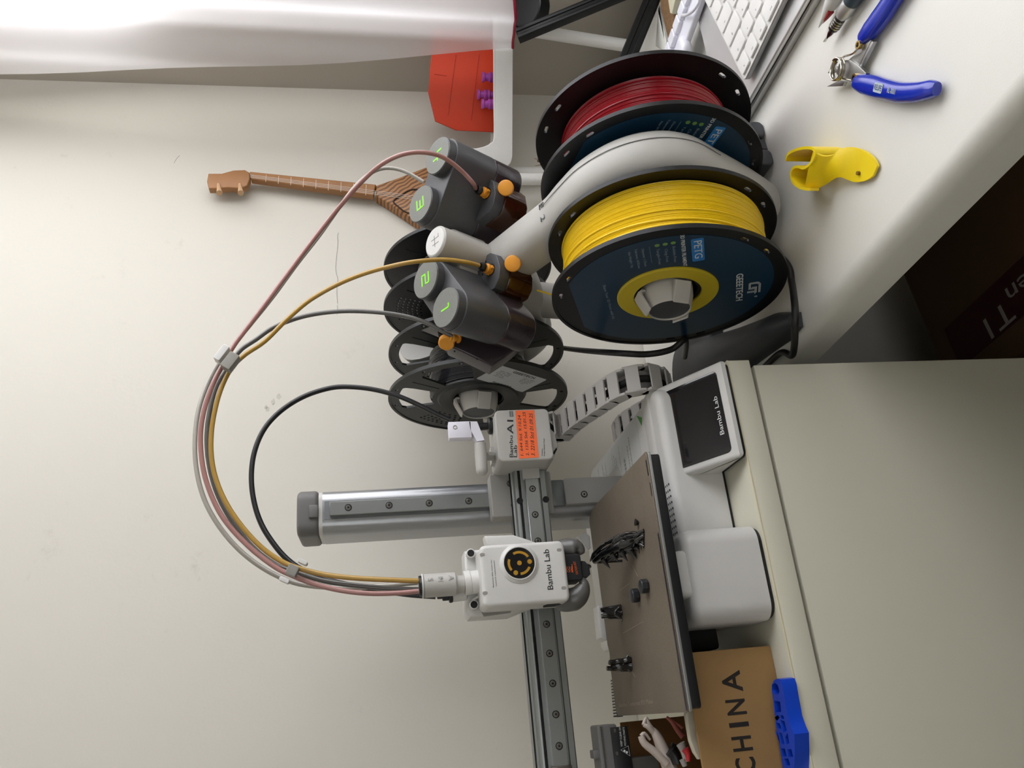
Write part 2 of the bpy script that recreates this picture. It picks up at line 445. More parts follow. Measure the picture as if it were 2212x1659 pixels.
# ================================================================== things on the floor under the desk
q0 = aZ(2060, 690, FLOOR+330); 
fb = thing('cardboard_carton', 'brown carton with a dark red band, on the floor under the desk', 'box', (330, -150, FLOOR))
CARDD = mat('carton_brown_shaded', '5C4228', .85, var=.1, scale=20)  # carton colours kept dark: shade under the desk is painted in
zc = FLOOR+420
A = aZ(1990, 800, zc); A2 = aZ(2085, 600, zc); B = aZ(2400, 560, zc)
def carton():
    # carton top seen from above, its long side running with the writing
    p0 = aZ(2052, 697, zc); p1 = aZ(2215, 545, zc); d = (p1-p0).normalized(); n = Vector((-d.y, d.x, 0))
    return p0, d, n
p0, d, n_ = carton()
fr = Matrix((d, n_, Vector((0, 0, 1)))).transposed().to_4x4(); fr.translation = p0
s_ = 1 if (aZ(1960, 560, zc)-p0).dot(n_) > 0 else -1
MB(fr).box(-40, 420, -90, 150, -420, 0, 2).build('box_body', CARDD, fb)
yb0, yb1 = ((0, -78) if s_ > 0 else (78, 0))
pb = aZ(2100, 775, zc)-p0; wband = abs(pb.dot(n_))
sg = 1 if pb.dot(n_) > 0 else -1
MB(fr).box(-12, 420, 2*sg, wband*sg, 0, .8).build('printed_band', mat('dark_red_print', '3A0B0E', .6), fb, label='dark red printed band')
def ctext(s, px0, px1, hgt):
    a, b = aZ(*px0, zc), aZ(*px1, zc); c = (a+b)/2; xd = (b-a).normalized()
    MB(frame(c+Vector((0, 0, .9)), (0, 0, 1), xd)).text(s, hgt, I4, .3, width=(b-a).length).build('lettering', mat('carton_white_shaded', '9A9590', .6), fb)
ctext('T1', (2180, 668), (2128, 715), 26)
ctext('en', (2225, 600), (2178, 640), 20)
# ================================================================== 3D printer
pr = thing('desktop_printer', 'white and grey bed-slinger 3D printer with a touchscreen, on the cream cabinet', '3d printer', (158, 160, CAB))
# --- base
mb = MB()
mb.rbox(60, 262, 58, 312, -84, -38, 14, ax=2, bev=7.5, n=8, bot=False)
mb.build('base_shell', WHITE, pr)
MB().rbox(62, 260.5, 60, 310, -86.8, -83, 11, ax=2).build('base_foot', BLACK, pr, label='thin black foot strip')
# vents along the shelf in front of the bed
mb = MB()
for i in range(9):
    for j in range(4):
        mb.cyl((134+i*5.1, 64.5+j*4, -38.3), (134+i*5.1, 64.5+j*4, -37.8), 1.05, n=8)
mb = mb; mb.build('vent_holes', mat('vent_shadow', '3A3B3C', .8), pr)
# front motor cover with the small riser
mb = MB(); mb.rbox(57, 128, 17, 80, -83.5, -24, 13, ax=2, bev=8.5, n=8, bot=False); mb.build('motor_cover', WHITE, pr)
MB().rbox(58.5, 126.5, 18.5, 74, -86.8, -82.5, 12, ax=2).build('cover_foot', BLACK, pr)
x0, x1, z0, z1 = rY(1460, 1187, 1515, 1290, 22)
MB().rbox(x0, x1, 21, 60, -45, z1, 6, ax=1, bev=4).build('riser_block', WHITE, pr)
# screen housing
prof = [(12, -84), (12, -80.5), (79, -37.6), (84, -37), (98, -37.8), (110, -41), (110, -84)]
mb = MB(); mb.prism(prof, 180, 263.8, bev=3.2, M=Matrix(((0,0,1,0),(1,0,0,0),(0,1,0,0),(0,0,0,1))))
mb.build('screen_housing', WHITE, pr)
MB().rbox(181.5, 262, 13.5, 108, -86.8, -82.5, 5, ax=2).build('housing_foot', BLACK, pr)
# local frame of the screen: x to the right, y up the slope
a = Vector((0, 68, 43.7)).normalized(); nrm = Vector((1, 0, 0)).cross(a)
sfr = frame(Vector((221.5, 46.3, -58.4)), nrm, (1, 0, 0))
scr = MB(sfr).rbox(-35.2, 35.2, -34.8, 34.6, -1, .45, 4, ax=2, bev=.3).build('touchscreen', GLASS_D, pr, label='dark glass touchscreen')
MB(sfr).text('Bambu Lab', 4.0, Matrix.Translation((-3, -29.5, .45)), .06, width=33, bold=.01).build('lettering', WINK, scr)
# rating stickers on the top of the base
stk = MB(frame((0, 0, -37.9), (0, 0, 1))).rbox(205, 254, 120, 300, 0, .12, 2, ax=2).build('rating_sticker', mat('sticker_silver_white', 'C9CBC8', .5), pr)
mb = MB(frame((0, 0, -37.75), (0, 0, 1)))
for (y, xa, xb, h) in ((150, 210, 246, 1.6), (158, 210, 240, 1.6), (172, 214, 232, 5), (186, 208, 250, .5), (200, 212, 242, 1.4), (206, 212, 246, 1.4), (212, 214, 250, .5), (240, 216, 248, 1.3), (246, 216, 240, 1.3), (252, 216, 250, 1.3), (270, 216, 250, 1.0), (277, 218, 244, 1.0)):
    x = xa
    while x < xb:
        L = random.uniform(1.5, 5); mb.box(x, min(x+L, xb), y-h/2, y+h/2, 0, .08); x += L+.9
mb.build('fine_print', mat('sticker_grey_ink', '8E918E', .6), stk)
g = [aZ(1375, 898, -37.7), aZ(1386, 920, -37.7), aZ(1379, 905, -37.7), aZ(1384, 903, -37.7)]
MB().prism([(v.x, v.y) for v in (aZ(1375, 898, -37.7), aZ(1386, 902, -37.7), aZ(1386, 919, -37.7))], -37.8, -37.6).build('green_mark', mat('green_mark', '3F8F3A', .5), stk)
# --- Y carriage and heated bed
MB().box(70, 118, 80, 175, -39, -13, 2).build('bed_carriage', BLACKM, pr)
MB().box(42, 59, 70, 130, -60, -12, 3).build('gap_shade_block', BLACKM, pr)  # black block added as the shade in the gap beside the cover
bed = MB(); bed.rbox(1.5, 182.5, .6, 186, -10.5, -3.4, 3, ax=2, bev=.6); bed.rbox(30, 150, 20, 160, -14, -10, 3, ax=2)
bed = bed.build('heated_bed', BLACK, pr)
MB().rbox(0, 184, -.4, 185, -3.4, -1.2, 2, ax=2, bev=.3).build('bed_plate', mat('bed_aluminium', 'A9ACAB', .35, .7), bed, label='silver edge of the bed')
def pei():
    m = mat('textured_build_plate', '766B5C', .55, .25, var=.2, scale=900, bump=.8, bscale=2600)
    nt = m.node_tree; b = nt.nodes['Principled BSDF']; src = b.inputs['Base Color'].links[0].from_socket
    tc = nt.nodes.new('ShaderNodeTexCoord'); n = nt.nodes.new('ShaderNodeTexNoise'); n.inputs['Scale'].default_value = 14; n.inputs['Detail'].default_value = 5
    nt.links.new(tc.outputs['Object'], n.inputs['Vector'])
    mx = nt.nodes.new('ShaderNodeMix'); mx.data_type = 'RGBA'; mx.blend_type = 'MULTIPLY'; mx.inputs['Factor'].default_value = .55
    r = nt.nodes.new('ShaderNodeValToRGB'); r.color_ramp.elements[0].position = .3; r.color_ramp.elements[0].color = (.55, .52, .5, 1); r.color_ramp.elements[1].position = .62
    nt.links.new(n.outputs['Fac'], r.inputs[0]); nt.links.new(src, mx.inputs['A']); nt.links.new(r.outputs[0], mx.inputs['B']); nt.links.new(mx.outputs['Result'], b.inputs['Base Color'])
    return m
PEI = pei()
out = [(0, 1), (183, 0), (184.5, 2), (184.5, 180), (181, 184), (180, 190), (177, 193), (146, 193), (142, 190), (138, 185.5), (60, 185.5), (54, 182.5), (50, 182.5), (45, 185.5), (6, 185.5), (0, 181)]
sheet = MB().prism(out, -1.2, 0, bev=.2, seg=1).build('build_sheet', PEI, bed, label='brown textured build plate')
mb = MB(); mb.box(1, 122, .4, 3.4, 0, .12); mb.box(150, 160, 1, 3, 0, .12); mb.box(166, 178, 1.5, 4, 0, .12)
mb.build('glue_residue', mat('dark_residue', '1C1620', .4), bed)
SCRAT = mat('plate_scratch', 'A39684', .5, .3)
for a_, b_ in (((1345, 1368), (1390, 1343)), ((1365, 1450), (1372, 1462)), ((1360, 1260), (1340, 1275)), ((1365, 1220), (1378, 1245))):
    p, q = aZ(*a_, .03), aZ(*b_, .03); MB().tube([p, q], .22, 4).build('scratch', SCRAT, bed)
# worn print left on the plate near its left edge
p, q = aZ(1338, 1524, .02), aZ(1410, 1515, .02)
MB(frame((p+q)/2, (0, 0, 1), q-p)).text('Bambu Textured PEI Plate', 3.2, I4, .06, width=(q-p).length).build('faint_lettering', mat('faint_plate_ink', '8B7F70', .6), sheet)
# --- column
cx = 202.
mb = MB(); mb.prism(rrect(180.5, 222.5, 197, 256, 11, 6), -84, 254); mb.build('column', ALU, pr)
MB().prism(rrect(181, 222, 197.5, 255.5, 10, 6), 253, 257.5).build('column_spacer', WHITE, pr)
capm = MB(); capm.prism(rrect(179.5, 223.5, 195.5, 257, 11, 6), 257.5, 277.5, bev=4, seg=3); capc = capm.build('column_cap', MIDG, pr, label='dark grey end cap')
MB().box(195, 207, 192.5, 196.5, 257.6, 266, 1).build('cap_latch', MIDG, capc)
MB().box(193.3, 210.7, 196.6, 197.4, -40, 252).build('rail_slot', mat('slot_shadow', '7A7C7E', .5, .5), pr)
rail = MB().box(195.5, 208.5, 190.5, 197.2, 40, 247, .5, 1).build('column_rail', RAIL, pr)
def screw(c, n, r, parent, recess=.15):
    n = Vector(n).normalized(); c = Vector(c); f = frame(c, n, (0, 0, 1) if abs(n.z) < .9 else (1, 0, 0))
    s = MB(f).lathe([(0, .1), (r*.38, .1), (r*.42, recess+.35), (r*.85, recess+.35), (r, recess), (r, -.5)], 20).build('screw', SCREW, parent)
    MB(f).lathe([(r*1.02, .02), (r*1.28, .02), (r*1.28, .3), (r*1.02, .3)], 20, close=True).build('screw_recess', BLACKM, s)
    MB(f).lathe([(0, .2), (r*.36, .2), (r*.36, .32), (0, .32)], 6).build('hex_socket', BLACKM, s)
for k in range(4): screw((202, 190.4, 229.8-37.8*k), (0, -1, 0), 2.6, rail)
lp = MB().rbox(193, 219, 188, 197.2, -60, 22, 2, ax=1, bev=.8).build('lower_cover', GREYW2, pr)
screw((202, 187.8, 3), (0, -1, 0), 2.6, lp)
MB().box(193, 219, 192, 197, 22, 38, .5).build('lower_rail_plate', mat('dull_steel', '7F8485', .4, .6), pr)
# column foot flaring into the base
MB().prism(rrect(172, 232, 190, 290, 14, 6), -40, -36, bev=1.5).build('column_foot', GREYW, pr)
# --- Z carriage
zcg = MB(); zcg.rbox(180.5, 222.5, 172, 192, 38, 97, 2, ax=1, bev=1); zcg.box(172, 181, 176, 190, 55, 70, 1)
zcg = zcg.build('gantry_carriage', GREYW2, pr)
for x, z in ((212, 78), (191, 76)): screw((x, 171.8, z), (0, -1, 0), 2.4, zcg)
# --- beam
bz0, bz1, by = 45.5, 78., 159.
def beam_section():
    y0, y1 = by, by+28
    return [(y0, bz0+1), (y0+1, bz0), (y1, bz0), (y1, bz1), (y0+7, bz1), (y0+6, bz1-1.5), (y0+1, bz1-2.5), (y0, bz1-4), (y0, bz1-5.5), (y0+2.5, bz1-5.5), (y0+2.5, bz1-7.5), (y0, bz1-8), (y0, bz0+21), (y0-.01, bz0+20.5), (y0, bz0+8), (y0+2.5, bz0+7.6), (y0+2.5, bz0+6), (y0, bz0+5.6)]
X4 = Matrix(((0,0,1,0),(1,0,0,0),(0,1,0,0),(0,0,0,1)))
beam = MB().prism(beam_section(), -90, 226, M=X4).build('beam', mat('beam_aluminium', '969A98', .36, .8), pr)
MB().box(-90, 226, by+.4, by+1.6, bz1-7.3, bz1-5.7).build('drive_belt', BLACKM, beam)
MB().box(-90, 226, by+8, by+9.2, bz1, bz1+1.2).build('top_belt', BLACKM, beam)
br = MB().box(-90, 214, 155, by+.5, 53.6, 66.4, .4, 1).build('beam_rail', RAIL, beam)
for k in range(0, 11): screw((201.3-24.37*k, 154.9, 60.1), (0, -1, 0), 2.4, br)
MB().rbox(211, 226, 153.5, by+.5, 52, 68, 1.5, ax=1, bev=.6).build('rail_stop', GREYW, beam)
MB().box(-48, -33, 152.5, by+1, 51.5, 68.5, .8).build('rail_end_clip', mat('clip_steel_dark', '6D6660', .35, .7), beam)
MB().cyl((-39, 152.6, 60), (-39, 151.9, 60), 3.4).build('clip_hole', BLACKM, beam)
for (x, z) in ((191.5, 72.5), (191.5, 47.8)): MB().cyl((x, 158.9, z), (x, 158.2, z), 3.0).build('access_hole', BLACKM, beam)
# --- X motor box with the model name and the orange note
q = rY(1072, 884, 1190, 995, 128)
bx0, bx1, bzz0, bzz1 = q[0], q[1], q[2]-.5, q[3]
mb = MB(); mb.rbox(bx0, bx1, 128, 176, bzz0, bzz1, 5, ax=1, bev=1.6, n=5)
mb.prism([(bx0+4, bzz0+22), (bx0+4, bzz0-2), (bx0+16, bzz0-8), (bx0+30, bzz0-6), (bx1-10, bzz0+2), (bx1-8, bzz0+20)], 140, 182, bev=1.5, M=Matrix(((1,0,0,0),(0,0,1,0),(0,1,0,0),(0,0,0,1))))
xm = mb.build('x_motor_cover', GREYW, pr)
MB().prism([(bx0+8, bzz0-3), (bx0+13, bzz0-6.5), (bx0+15, bzz0-6), (bx0+10, bzz0-2)], 139.4, 139.8, M=Matrix(((1,0,0,0),(0,0,1,0),(0,1,0,0),(0,0,0,1)))).build('slot', BLACKM, xm)
def ptext(s, c0, c1, hgt, Y, parent, material=INK, bold=0., name='lettering', h=.12, space=1.):
    """Lettering on a plane y = Y facing the camera: c0 and c1 are the picture points of its left and right end."""
    a, b = aY(*c0, Y), aY(*c1, Y); c = (a+b)/2; xd = (b-a).normalized()
    return MB(frame(c, (0, -1, 0), xd)).text(s, hgt, I4, h, width=(b-a).length, bold=bold, space=space).build(name, material, parent)
Yb = 127.9
ptext('A1', (1103, 934), (1103, 904), 5.6, Yb, xm, bold=.12)
ptext('Bambu', (1105, 988), (1104, 941), 3.3, Yb, xm, bold=.04)
ptext('Lab', (1113.5, 988), (1113.5, 962), 3.3, Yb, xm, bold=.04)
a = aY(1101, 900, Yb); b = aY(1108, 888, Yb); MB().box(b.x-0, a.x-.2, Yb-.1, Yb, b.z, a.z).build('mini_mark', INKG, xm)
ptext('mini', (1104.5, 899), (1104.5, 889.5), 1.6, Yb-.12, xm, GREYW)
ptext('Caution', (1171, 985), (1171, 969), 1.1, Yb, xm)
ptext('Keep Hands Clear', (1176, 985), (1175, 947), 1.1, Yb, xm)
# the orange note, slightly rotated
c = [aY(*p_, Yb-.15) for p_ in ((1113, 887), (1154, 886), (1164, 988), (1121, 991))]
note = MB().grid(lambda u, v: c[0].lerp(c[1], u).lerp(c[3].lerp(c[2], u), v)+Vector((0, -.1, 0)), 4, 4)
note = note.build('paper_note', mat('orange_note_paper', 'FF7038', .7, var=.03), xm, label='orange paper note with handwriting')
for s, p0_, p1_, h_ in (('1. 644 Std. 9.10.24', (1128, 985), (1122, 898), 2.6), ('2. 1336 Std. 15.01.25', (1140, 984), (1132, 890), 2.6), ('3. 2218 Std 01.09.25', (1152, 984), (1147, 893), 3.4)):
    a, b = aY(*p0_, Yb-.32), aY(*p1_, Yb-.32); xd = (b-a).normalized()
    sh = Matrix(((1, .22, 0, 0), (0, 1, 0, 0), (0, 0, 1, 0), (0, 0, 0, 1)))
    MB(frame((a+b)/2, (0, -1, 0), xd)).text(s, h_, sh, .08, width=(b-a).length).build('handwriting', INK, note)
# cable arm and grommet on the motor cover
gx = aY(1062, 920, 150)
mb = MB(); mb.cyl((gx.x, 150, bzz1-1), (gx.x, 150, bzz1+4), 8.2, bev=1.2); mb.cyl((gx.x, 150, bzz1+3), (gx.x, 150, bzz1+13), 3.4)
mb.build('cable_grommet', BLACK, xm)
e0, e1 = aY(1037, 958, 128), aY(1041, 1016, 128)
arm = MB(); arm.tube([e0, e0.lerp(e1, .5), e1], lambda t: 5.6-.6*abs(t-.5), 16)
arm.lathe([(0, -5), (3.2, -4), (5, -1.8), (5.3, 0)], 16, frame(e1, -(e1-e0), (0, 0, 1)))
arm.box(bx0+6, bx0+22, 150, 162, bzz1-3, bzz1+3); f0 = aY(1047, 985, 134)
arm.tube([Vector((bx0+14, 156, bzz1-2)), f0], 4.2, 8)
arm.build('cable_arm', GREYW, xm)
WH2 = mat('bright_white_print', 'E4E2EC', .5, bump=.1)
r_ = rY(969, 912, 1018, 947, 126); mb = MB(); mb.box(r_[0], r_[1], 124, 134, r_[2], r_[3], .5)
g0, g1 = aY(1018, 930, 129), aY(1036, 955, 129)
mb.prism([(aY(*p_, 126).x, aY(*p_, 126).z) for p_ in ((1013, 912), (1030, 912), (1046, 952), (1030, 955), (1016, 930))], 124, 133, M=Matrix(((1,0,0,0),(0,0,1,0),(0,1,0,0),(0,0,0,1))))
ub = mb.build('cable_bracket', WH2, xm, label='bright white printed bracket')
c = aY(983, 923, 123.9); MB().ring(1.3, 2.0, -.3, .25, 20, frame(c, (0, -1, 0), (1, 0, 0))).build('bracket_screw', GREYW2, ub)
# --- drag chain from the motor cover down behind the base
CHW = mat('chain_grey_white', 'B9B6B2', .5, bump=.1)
path = catmull([Vector((275, 185, 32))]+[aX(x_, y_, 275) for x_, y_ in ((1206, 932), (1240, 900), (1290, 865), (1340, 832), (1385, 818), (1425, 824), (1440, 850), (1422, 878), (1385, 900), (1350, 922), (1336, 945))], 14)
def chain():
    L = [0]
    for i in range(1, len(path)): L.append(L[-1]+(path[i]-path[i-1]).length)
    tot = L[-1]; step = 18.0; k = int(tot/step)
    def pt(s):
        s = max(0, min(tot, s))
        for i in range(1, len(L)):
            if L[i] >= s: return path[i-1].lerp(path[i], (s-L[i-1])/max(1e-6, L[i]-L[i-1]))
        return path[-1]
    root = None
    for i in range(k):
        a, b = pt(i*step), pt((i+1)*step+1.5); t = (b-a).normalized(); x = Vector((1, 0, 0)); x = (x-t*x.dot(t)).normalized(); y = t.cross(x)
        f = Matrix((x, y, t)).transposed().to_4x4(); f.translation = a; Ln = (b-a).length
        mb = MB(f); w_ = 11.5
        for s in (-1, 1):   # side cheeks, round-ended
            mb.prism([(-1, -7), (Ln-6, -7), (Ln-1, -5), (Ln+1, 0), (Ln-1, 5), (Ln-6, 7), (-1, 7)], (s*w_)-1.2, (s*w_)+1.2, bev=.4, seg=1, M=Matrix(((0,0,1,0),(0,1,0,0),(1,0,0,0),(0,0,0,1))))
        mb.box(-w_, w_, -7.1, -5.6, 1.0, Ln-5.4); mb.box(-w_, w_, 5.6, 7.1, 1.0, Ln-5.4)
        mb.build('chain_link', CHW, pr)
    MB().tube([pt(s*4) for s in range(int(tot/4))], 3.2, 8).build('chain_cable', BLACKM, pr)
chain()
# --- toolhead
XZ = Matrix(((1,0,0,0),(0,0,1,0),(0,1,0,0),(0,0,0,1)))     # prism (u, v, w) -> (x, z, y)
YT = 82.
def poly_y(pts, Y): return [(aY(x, y, Y).x, aY(x, y, Y).z) for x, y in pts]
tc_ = poly_y([(1037, 1178), (1222, 1167), (1229, 1299), (1042, 1312)], YT)
th0, th1 = min(p[0] for p in tc_), max(p[0] for p in tc_); tz1 = (tc_[0][1]+tc_[3][1])/2; tz0 = (tc_[1][1]+tc_[2][1])/2
TFR = Matrix.Translation((0, 0, 0))
mb = MB(); mb.rbox(th0, th1, YT, YT+36, tz0, tz1, 5, ax=1, bev=3.2, n=5)
tool = mb.build('toolhead_cover', WHITE, pr, label='white toolhead cover with a round badge')
mb = MB(); mb.lathe([(0, .4), (11.2, .4), (12.2, .2), (16.5, 0), (18.5, -1.5)], 40, frame(((th0+th1)/2, YT-1.2, (tz0+tz1)/2), (0, -1, 0), (1, 0, 0)))
bc = aY(1122, 1216, YT-2); bf = frame(bc+Vector((0, 0.6, 0)), (0, -1, 0), (1, 0, 0))
mb = MB(bf); mb.lathe([(12.3, .2), (12.5, .9), (13.2, .9), (13.8, .2), (15.8, -.9), (15.8, -3)], 48); mb.build('badge_rim', WHITE, tool)
bd = MB(bf).lathe([(0, .6), (12.4, .5), (12.4, -1)], 48).build('badge', GLASS_D, tool, label='round black badge with gold ring symbol')
GOLD = mat('gold_foil', 'D9A53C', .3, .6)
mb = MB(bf); Z_ = .62
def arc(r, w, a0, a1):
    n = 14; A = [(r+w/2, a0+(a1-a0)*i/n) for i in range(n+1)]+[(r-w/2, a1-(a1-a0)*i/n) for i in range(n+1)]
    mb.flat([[(q*cos(radians(t)), q*sin(radians(t))) for q, t in A]], Z_-.04, Z_+.1)
arc(8.6, 2.0, -59, 30); arc(8.6, 2.0, 67, 128); arc(8.6, 2.0, 181, 245)
for r_, a_ in ((0, 0), (8.4, -86), (8.4, 154)):
    x_, y_ = r_*cos(radians(a_)), r_*sin(radians(a_)); mb.cyl((x_, y_, Z_-.04), (x_, y_, Z_+.12), 1.9, n=20)
mb.build('badge_symbol', GOLD, bd)
ptext('Bambu Lab', (1190, 1274), (1180, 1187), 4.6, YT-.05, tool, bold=.06)
ptext('Remove this cover for', (1066, 1269), (1061, 1209), .95, YT-.05, tool, h=.06)
ptext('hotend replacement', (1072, 1266), (1067, 1211), .95, YT-.05, tool, h=.06)
for x_, y_ in ((1042, 1198), (1048, 1281), (1208, 1188), (1218, 1270)):
    v = aY(x_, y_, YT-.1); MB().rbox(v.x-1.3, v.x+1.3, YT-.1, YT+.4, v.z-2, v.z+2, 1.2, ax=1).build('cover_notch', GREYW2, tool)
# vent on the left flank
MB().prism([(YT+8, tz0+8), (YT+14, tz0+5), (YT+26, tz0+5), (YT+26, tz0+18), (YT+14, tz0+20), (YT+8, tz0+18)], th0-.2, th0+.4, M=X4).build('flank_vent', BLACKM, tool)
# back housing with the two posts
yb_ = YT+36
back = MB(); back.prism(poly_y([(1003, 1190), (1040, 1186), (1160, 1172), (1164, 1304), (1105, 1328), (1015, 1334), (1006, 1322)], yb_), yb_, yb_+30, bev=2.5, M=XZ)
back = back.build('toolhead_body', WHITE, pr)
for x_, y_ in ((1017, 1195), (1024, 1306)):
    v = aY(x_, y_, yb_-6); MB().cyl((v.x, yb_+4, v.z), (v.x, yb_-6, v.z), 3.9, n=24, bev=.5).build('screw_post', WHITE, back)
    MB().cyl((v.x, yb_-5, v.z), (v.x, yb_-6.3, v.z), 2.9, n=24).build('screw', BLACKM, back)
v = poly_y([(1046, 1158), (1108, 1156), (1140, 1166), (1165, 1176), (1060, 1184), (1048, 1170)], yb_+4)
MB().prism(v, yb_+2, yb_+18, bev=2, M=XZ).build('side_guard', WHITE, back)
v = poly_y([(1040, 1322), (1105, 1314), (1103, 1324), (1045, 1332)], yb_-.3)
MB().prism(v, yb_-.4, yb_, M=XZ).build('guard_opening', GREYW2, back)
a_, b_ = aY(1021, 1315, yb_-8), aY(1040, 1296, yb_-8)
MB().tube([aY(1020, 1297, yb_-4), aY(1042, 1283, yb_-6)], 1.2, 8).build('release_lever', WHITE, back)
# collar, neck and the four-into-one filament connector
ya = 108.
def cylp(p0_, p1_, wpx, name, m_, parent, Y=ya, bev=.6, sy=1.0, n=32):
    a, b = aY(*p0_, Y), aY(*p1_, Y); r = wpx/2*(a-CAM).dot(FWD)/F_PX
    f = frame(a, b-a, (1, 0, 0)) @ Matrix.Diagonal((1, sy, 1, 1)); L = (b-a).length
    return MB(f).lathe([(0, 0), (r-bev, 0), (r, bev), (r, L-bev), (r-bev, L), (0, L)], n).build(name, m_, parent)
cylp((1038, 1256), (1016, 1259), 50, 'collar', WHITE, back)
cylp((1017, 1258), (1003, 1260), 52, 'collar_flange', WHITE, back)
cylp((1004, 1261), (984, 1262), 36, 'connector_neck', GREYW, back)
hub = cylp((986, 1261), (914, 1266), 50, 'filament_connector', GREYW, pr, bev=1.2, sy=1.0)
cylp((914.5, 1266), (911, 1266.3), 52, 'connector_rim', WHITE, hub, bev=.2)
cylp((912, 1266), (905, 1266.6), 44, 'connector_gasket', BLACK, hub, bev=.3)
rr_ = 25*(aY(950, 1262, ya)-CAM).dot(FWD)/F_PX
def conn_text():
    # raised letters standing on the front of the connector, reading downwards
    for ch, x_, y_ in (('A', 974, 1248), ('M', 951, 1251), ('S', 929, 1252)):
        c = aY(x_, y_, ya-rr_*.97); MB(frame(c, (0, -1, 0), (-1, 0, 0))).text(ch, 4.2, I4, .5, bold=-.02).build('raised_letter', GREYW, hub)
conn_text()
# data cable plug beside it
pl = cylp((1008, 1283), (976, 1287), 27, 'cable_socket', WHITE, pr, Y=120, bev=.8)
cylp((977, 1287), (969, 1288), 29, 'plug_flange', BLACK, pl, Y=120)
cylp((970, 1287), (955, 1288), 20, 'plug_boot', BLACK, pl, Y=120)
cylp((956, 1287), (944, 1288), 13, 'plug_tail', BLACK, pl, Y=120)
# hotend
yh = 98.
SIL = mat('black_silicone', '16171A', .7)
r_ = rY(1220, 1196, 1257, 1254, yh-8); hs = MB().rbox(r_[0], r_[1], yh-8, yh+16, r_[2], r_[3], 2.5, ax=1, bev=1.2).build('hotend_sock', SIL, pr)
ORP = mat('orange_warning_print', 'E8651E', .5)
ptext('CAUTION HOT', (1247, 1241), (1241, 1213), 1.9, yh-8.1, hs, ORP)
for k in range(3):
    x0_ = 1224+k*5.0
    MB().tube([aY(x0_, 1236, yh-8.2), aY(x0_+2.5, 1233.5, yh-8.2), aY(x0_-.5, 1230, yh-8.2), aY(x0_+2.0, 1227, yh-8.2), aY(x0_-.3, 1224, yh-8.2)], .3, 5, smooth=4).build('heat_mark', ORP, hs)
MB().tube([aY(1237.5, 1237, yh-8.2), aY(1235.5, 1219, yh-8.2)], .3, 5).build('heat_mark', ORP, hs)
r_ = rY(1256, 1212, 1272, 1246, yh-5); MB().prism(poly_y([(1256, 1211), (1264, 1212), (1273, 1222), (1276, 1240), (1268, 1248), (1256, 1246)], yh-5), yh-5, yh+10, bev=1, M=XZ).build('nozzle_sock', SIL, hs)
nz = aY(1270, 1224, yh); nt_ = aY(1277, 1223.5, yh)
MB().cyl(nz, nt_, 2.6, .8).build('nozzle', STEEL, hs)
HORN = mat('fan_duct_grey', '5C5B58', .3)
def horn(px, rad):
    P = [aY(x, y, yh+dy) for x, y, dy in px]
    MB().tube(P, lambda t: (lambda k: rad[int(k)]*(1-k % 1)+rad[min(int(k)+1, len(rad)-1)]*(k % 1))(min(.9999, t)*(len(rad)-1)), 20, smooth=6).build('fan_duct', HORN, pr)
horn([(1208, 1186, 8), (1222, 1185, 4), (1238, 1184, 0), (1251, 1186, -2), (1257, 1196, -3)], [7.5, 8.4, 8.6, 8.0, 4.5, 2.5])
horn([(1210, 1300, 10), (1226, 1298, 4), (1244, 1291, 0), (1256, 1277, -2), (1260, 1260, -3), (1254, 1250, -4)], [7.5, 8.6, 9.6, 8.4, 6.5, 4, 2])
# --- purge wiper standing at the left back corner, with its warning sticker
yw = 150.
r_ = rY(1297, 1565, 1330, 1700, yw)
mb = MB(); mb.rbox(-80, r_[1], yw, yw+26, r_[2]-4, r_[3], 2, ax=1, bev=1.2); mb.box(-30.5, -24, yw+4, yw+16, r_[3]-1, r_[3]+5, .8)
pw = mb.build('wiper_housing', MIDG, pr, label='mid grey purge wiper housing')
MB().box(-80, r_[1]-1, yw-1.2, yw, r_[2]+9, r_[2]+10.2).build('housing_seam', DARKG, pw)
r2 = rY(1326, 1569, 1364, 1700, yw-2)
ws = MB().box(-80, r2[1], yw-2.5, yw-1, r2[2], r2[3], .4).build('warning_sticker', BLACK, pw, label='black warning sticker')
MB().box(-80, aY(1365, 1638, yw).x, yw-1, yw+20, r_[2]-35, r2[2]+1).build('wiper_leg', DARKG, pw)
ptext('KEEP CLEAR OF', (1343, 1612), (1339, 1571), 1.5, yw-2.6, ws, WINK, h=.08)
ptext('MOVING PARTS', (1351, 1611), (1347, 1571), 1.5, yw-2.6, ws, WINK, h=.08)
v = [aY(*p_, yw-2.7) for p_ in ((1341, 1620), (1357, 1611), (1361, 1633))]
MB().tube(v, .25, 5, closed=True).build('warning_triangle', WINK, ws)
for x_, y_ in ((1349, 1622), (1354, 1625)):
    p_ = aY(x_, y_, yw-2.6); MB().cyl(p_, p_+Vector((0, -.15, 0)), .9, n=12).build('warning_triangle', WINK, ws)
for x_, y_ in ((1328, 1578), (1333, 1628)):
    p_ = aY(x_, y_, yw-2.6); MB().box(p_.x-1.4, p_.x+1.4, yw-3, yw-2.4, p_.z-.9, p_.z+.9).build('metal_pin', SCREW, ws)
# comb-like nozzle brush behind the plate
pb0, pb1 = aY(1325, 1470, 188), aY(1331, 1547, 188)
mb = MB()
for i in range(13):
    p_ = pb0.lerp(pb1, i/12); mb.box(p_.x-.75, p_.x+.75, 187, 190, p_.z-4, p_.z+2.2, .2, 1)
mb.box(pb1.x-1, pb0.x+1, 187.4, 189.6, pb1.z-6, pb1.z-1)
mb.build('wiper_comb', MIDG, pr)
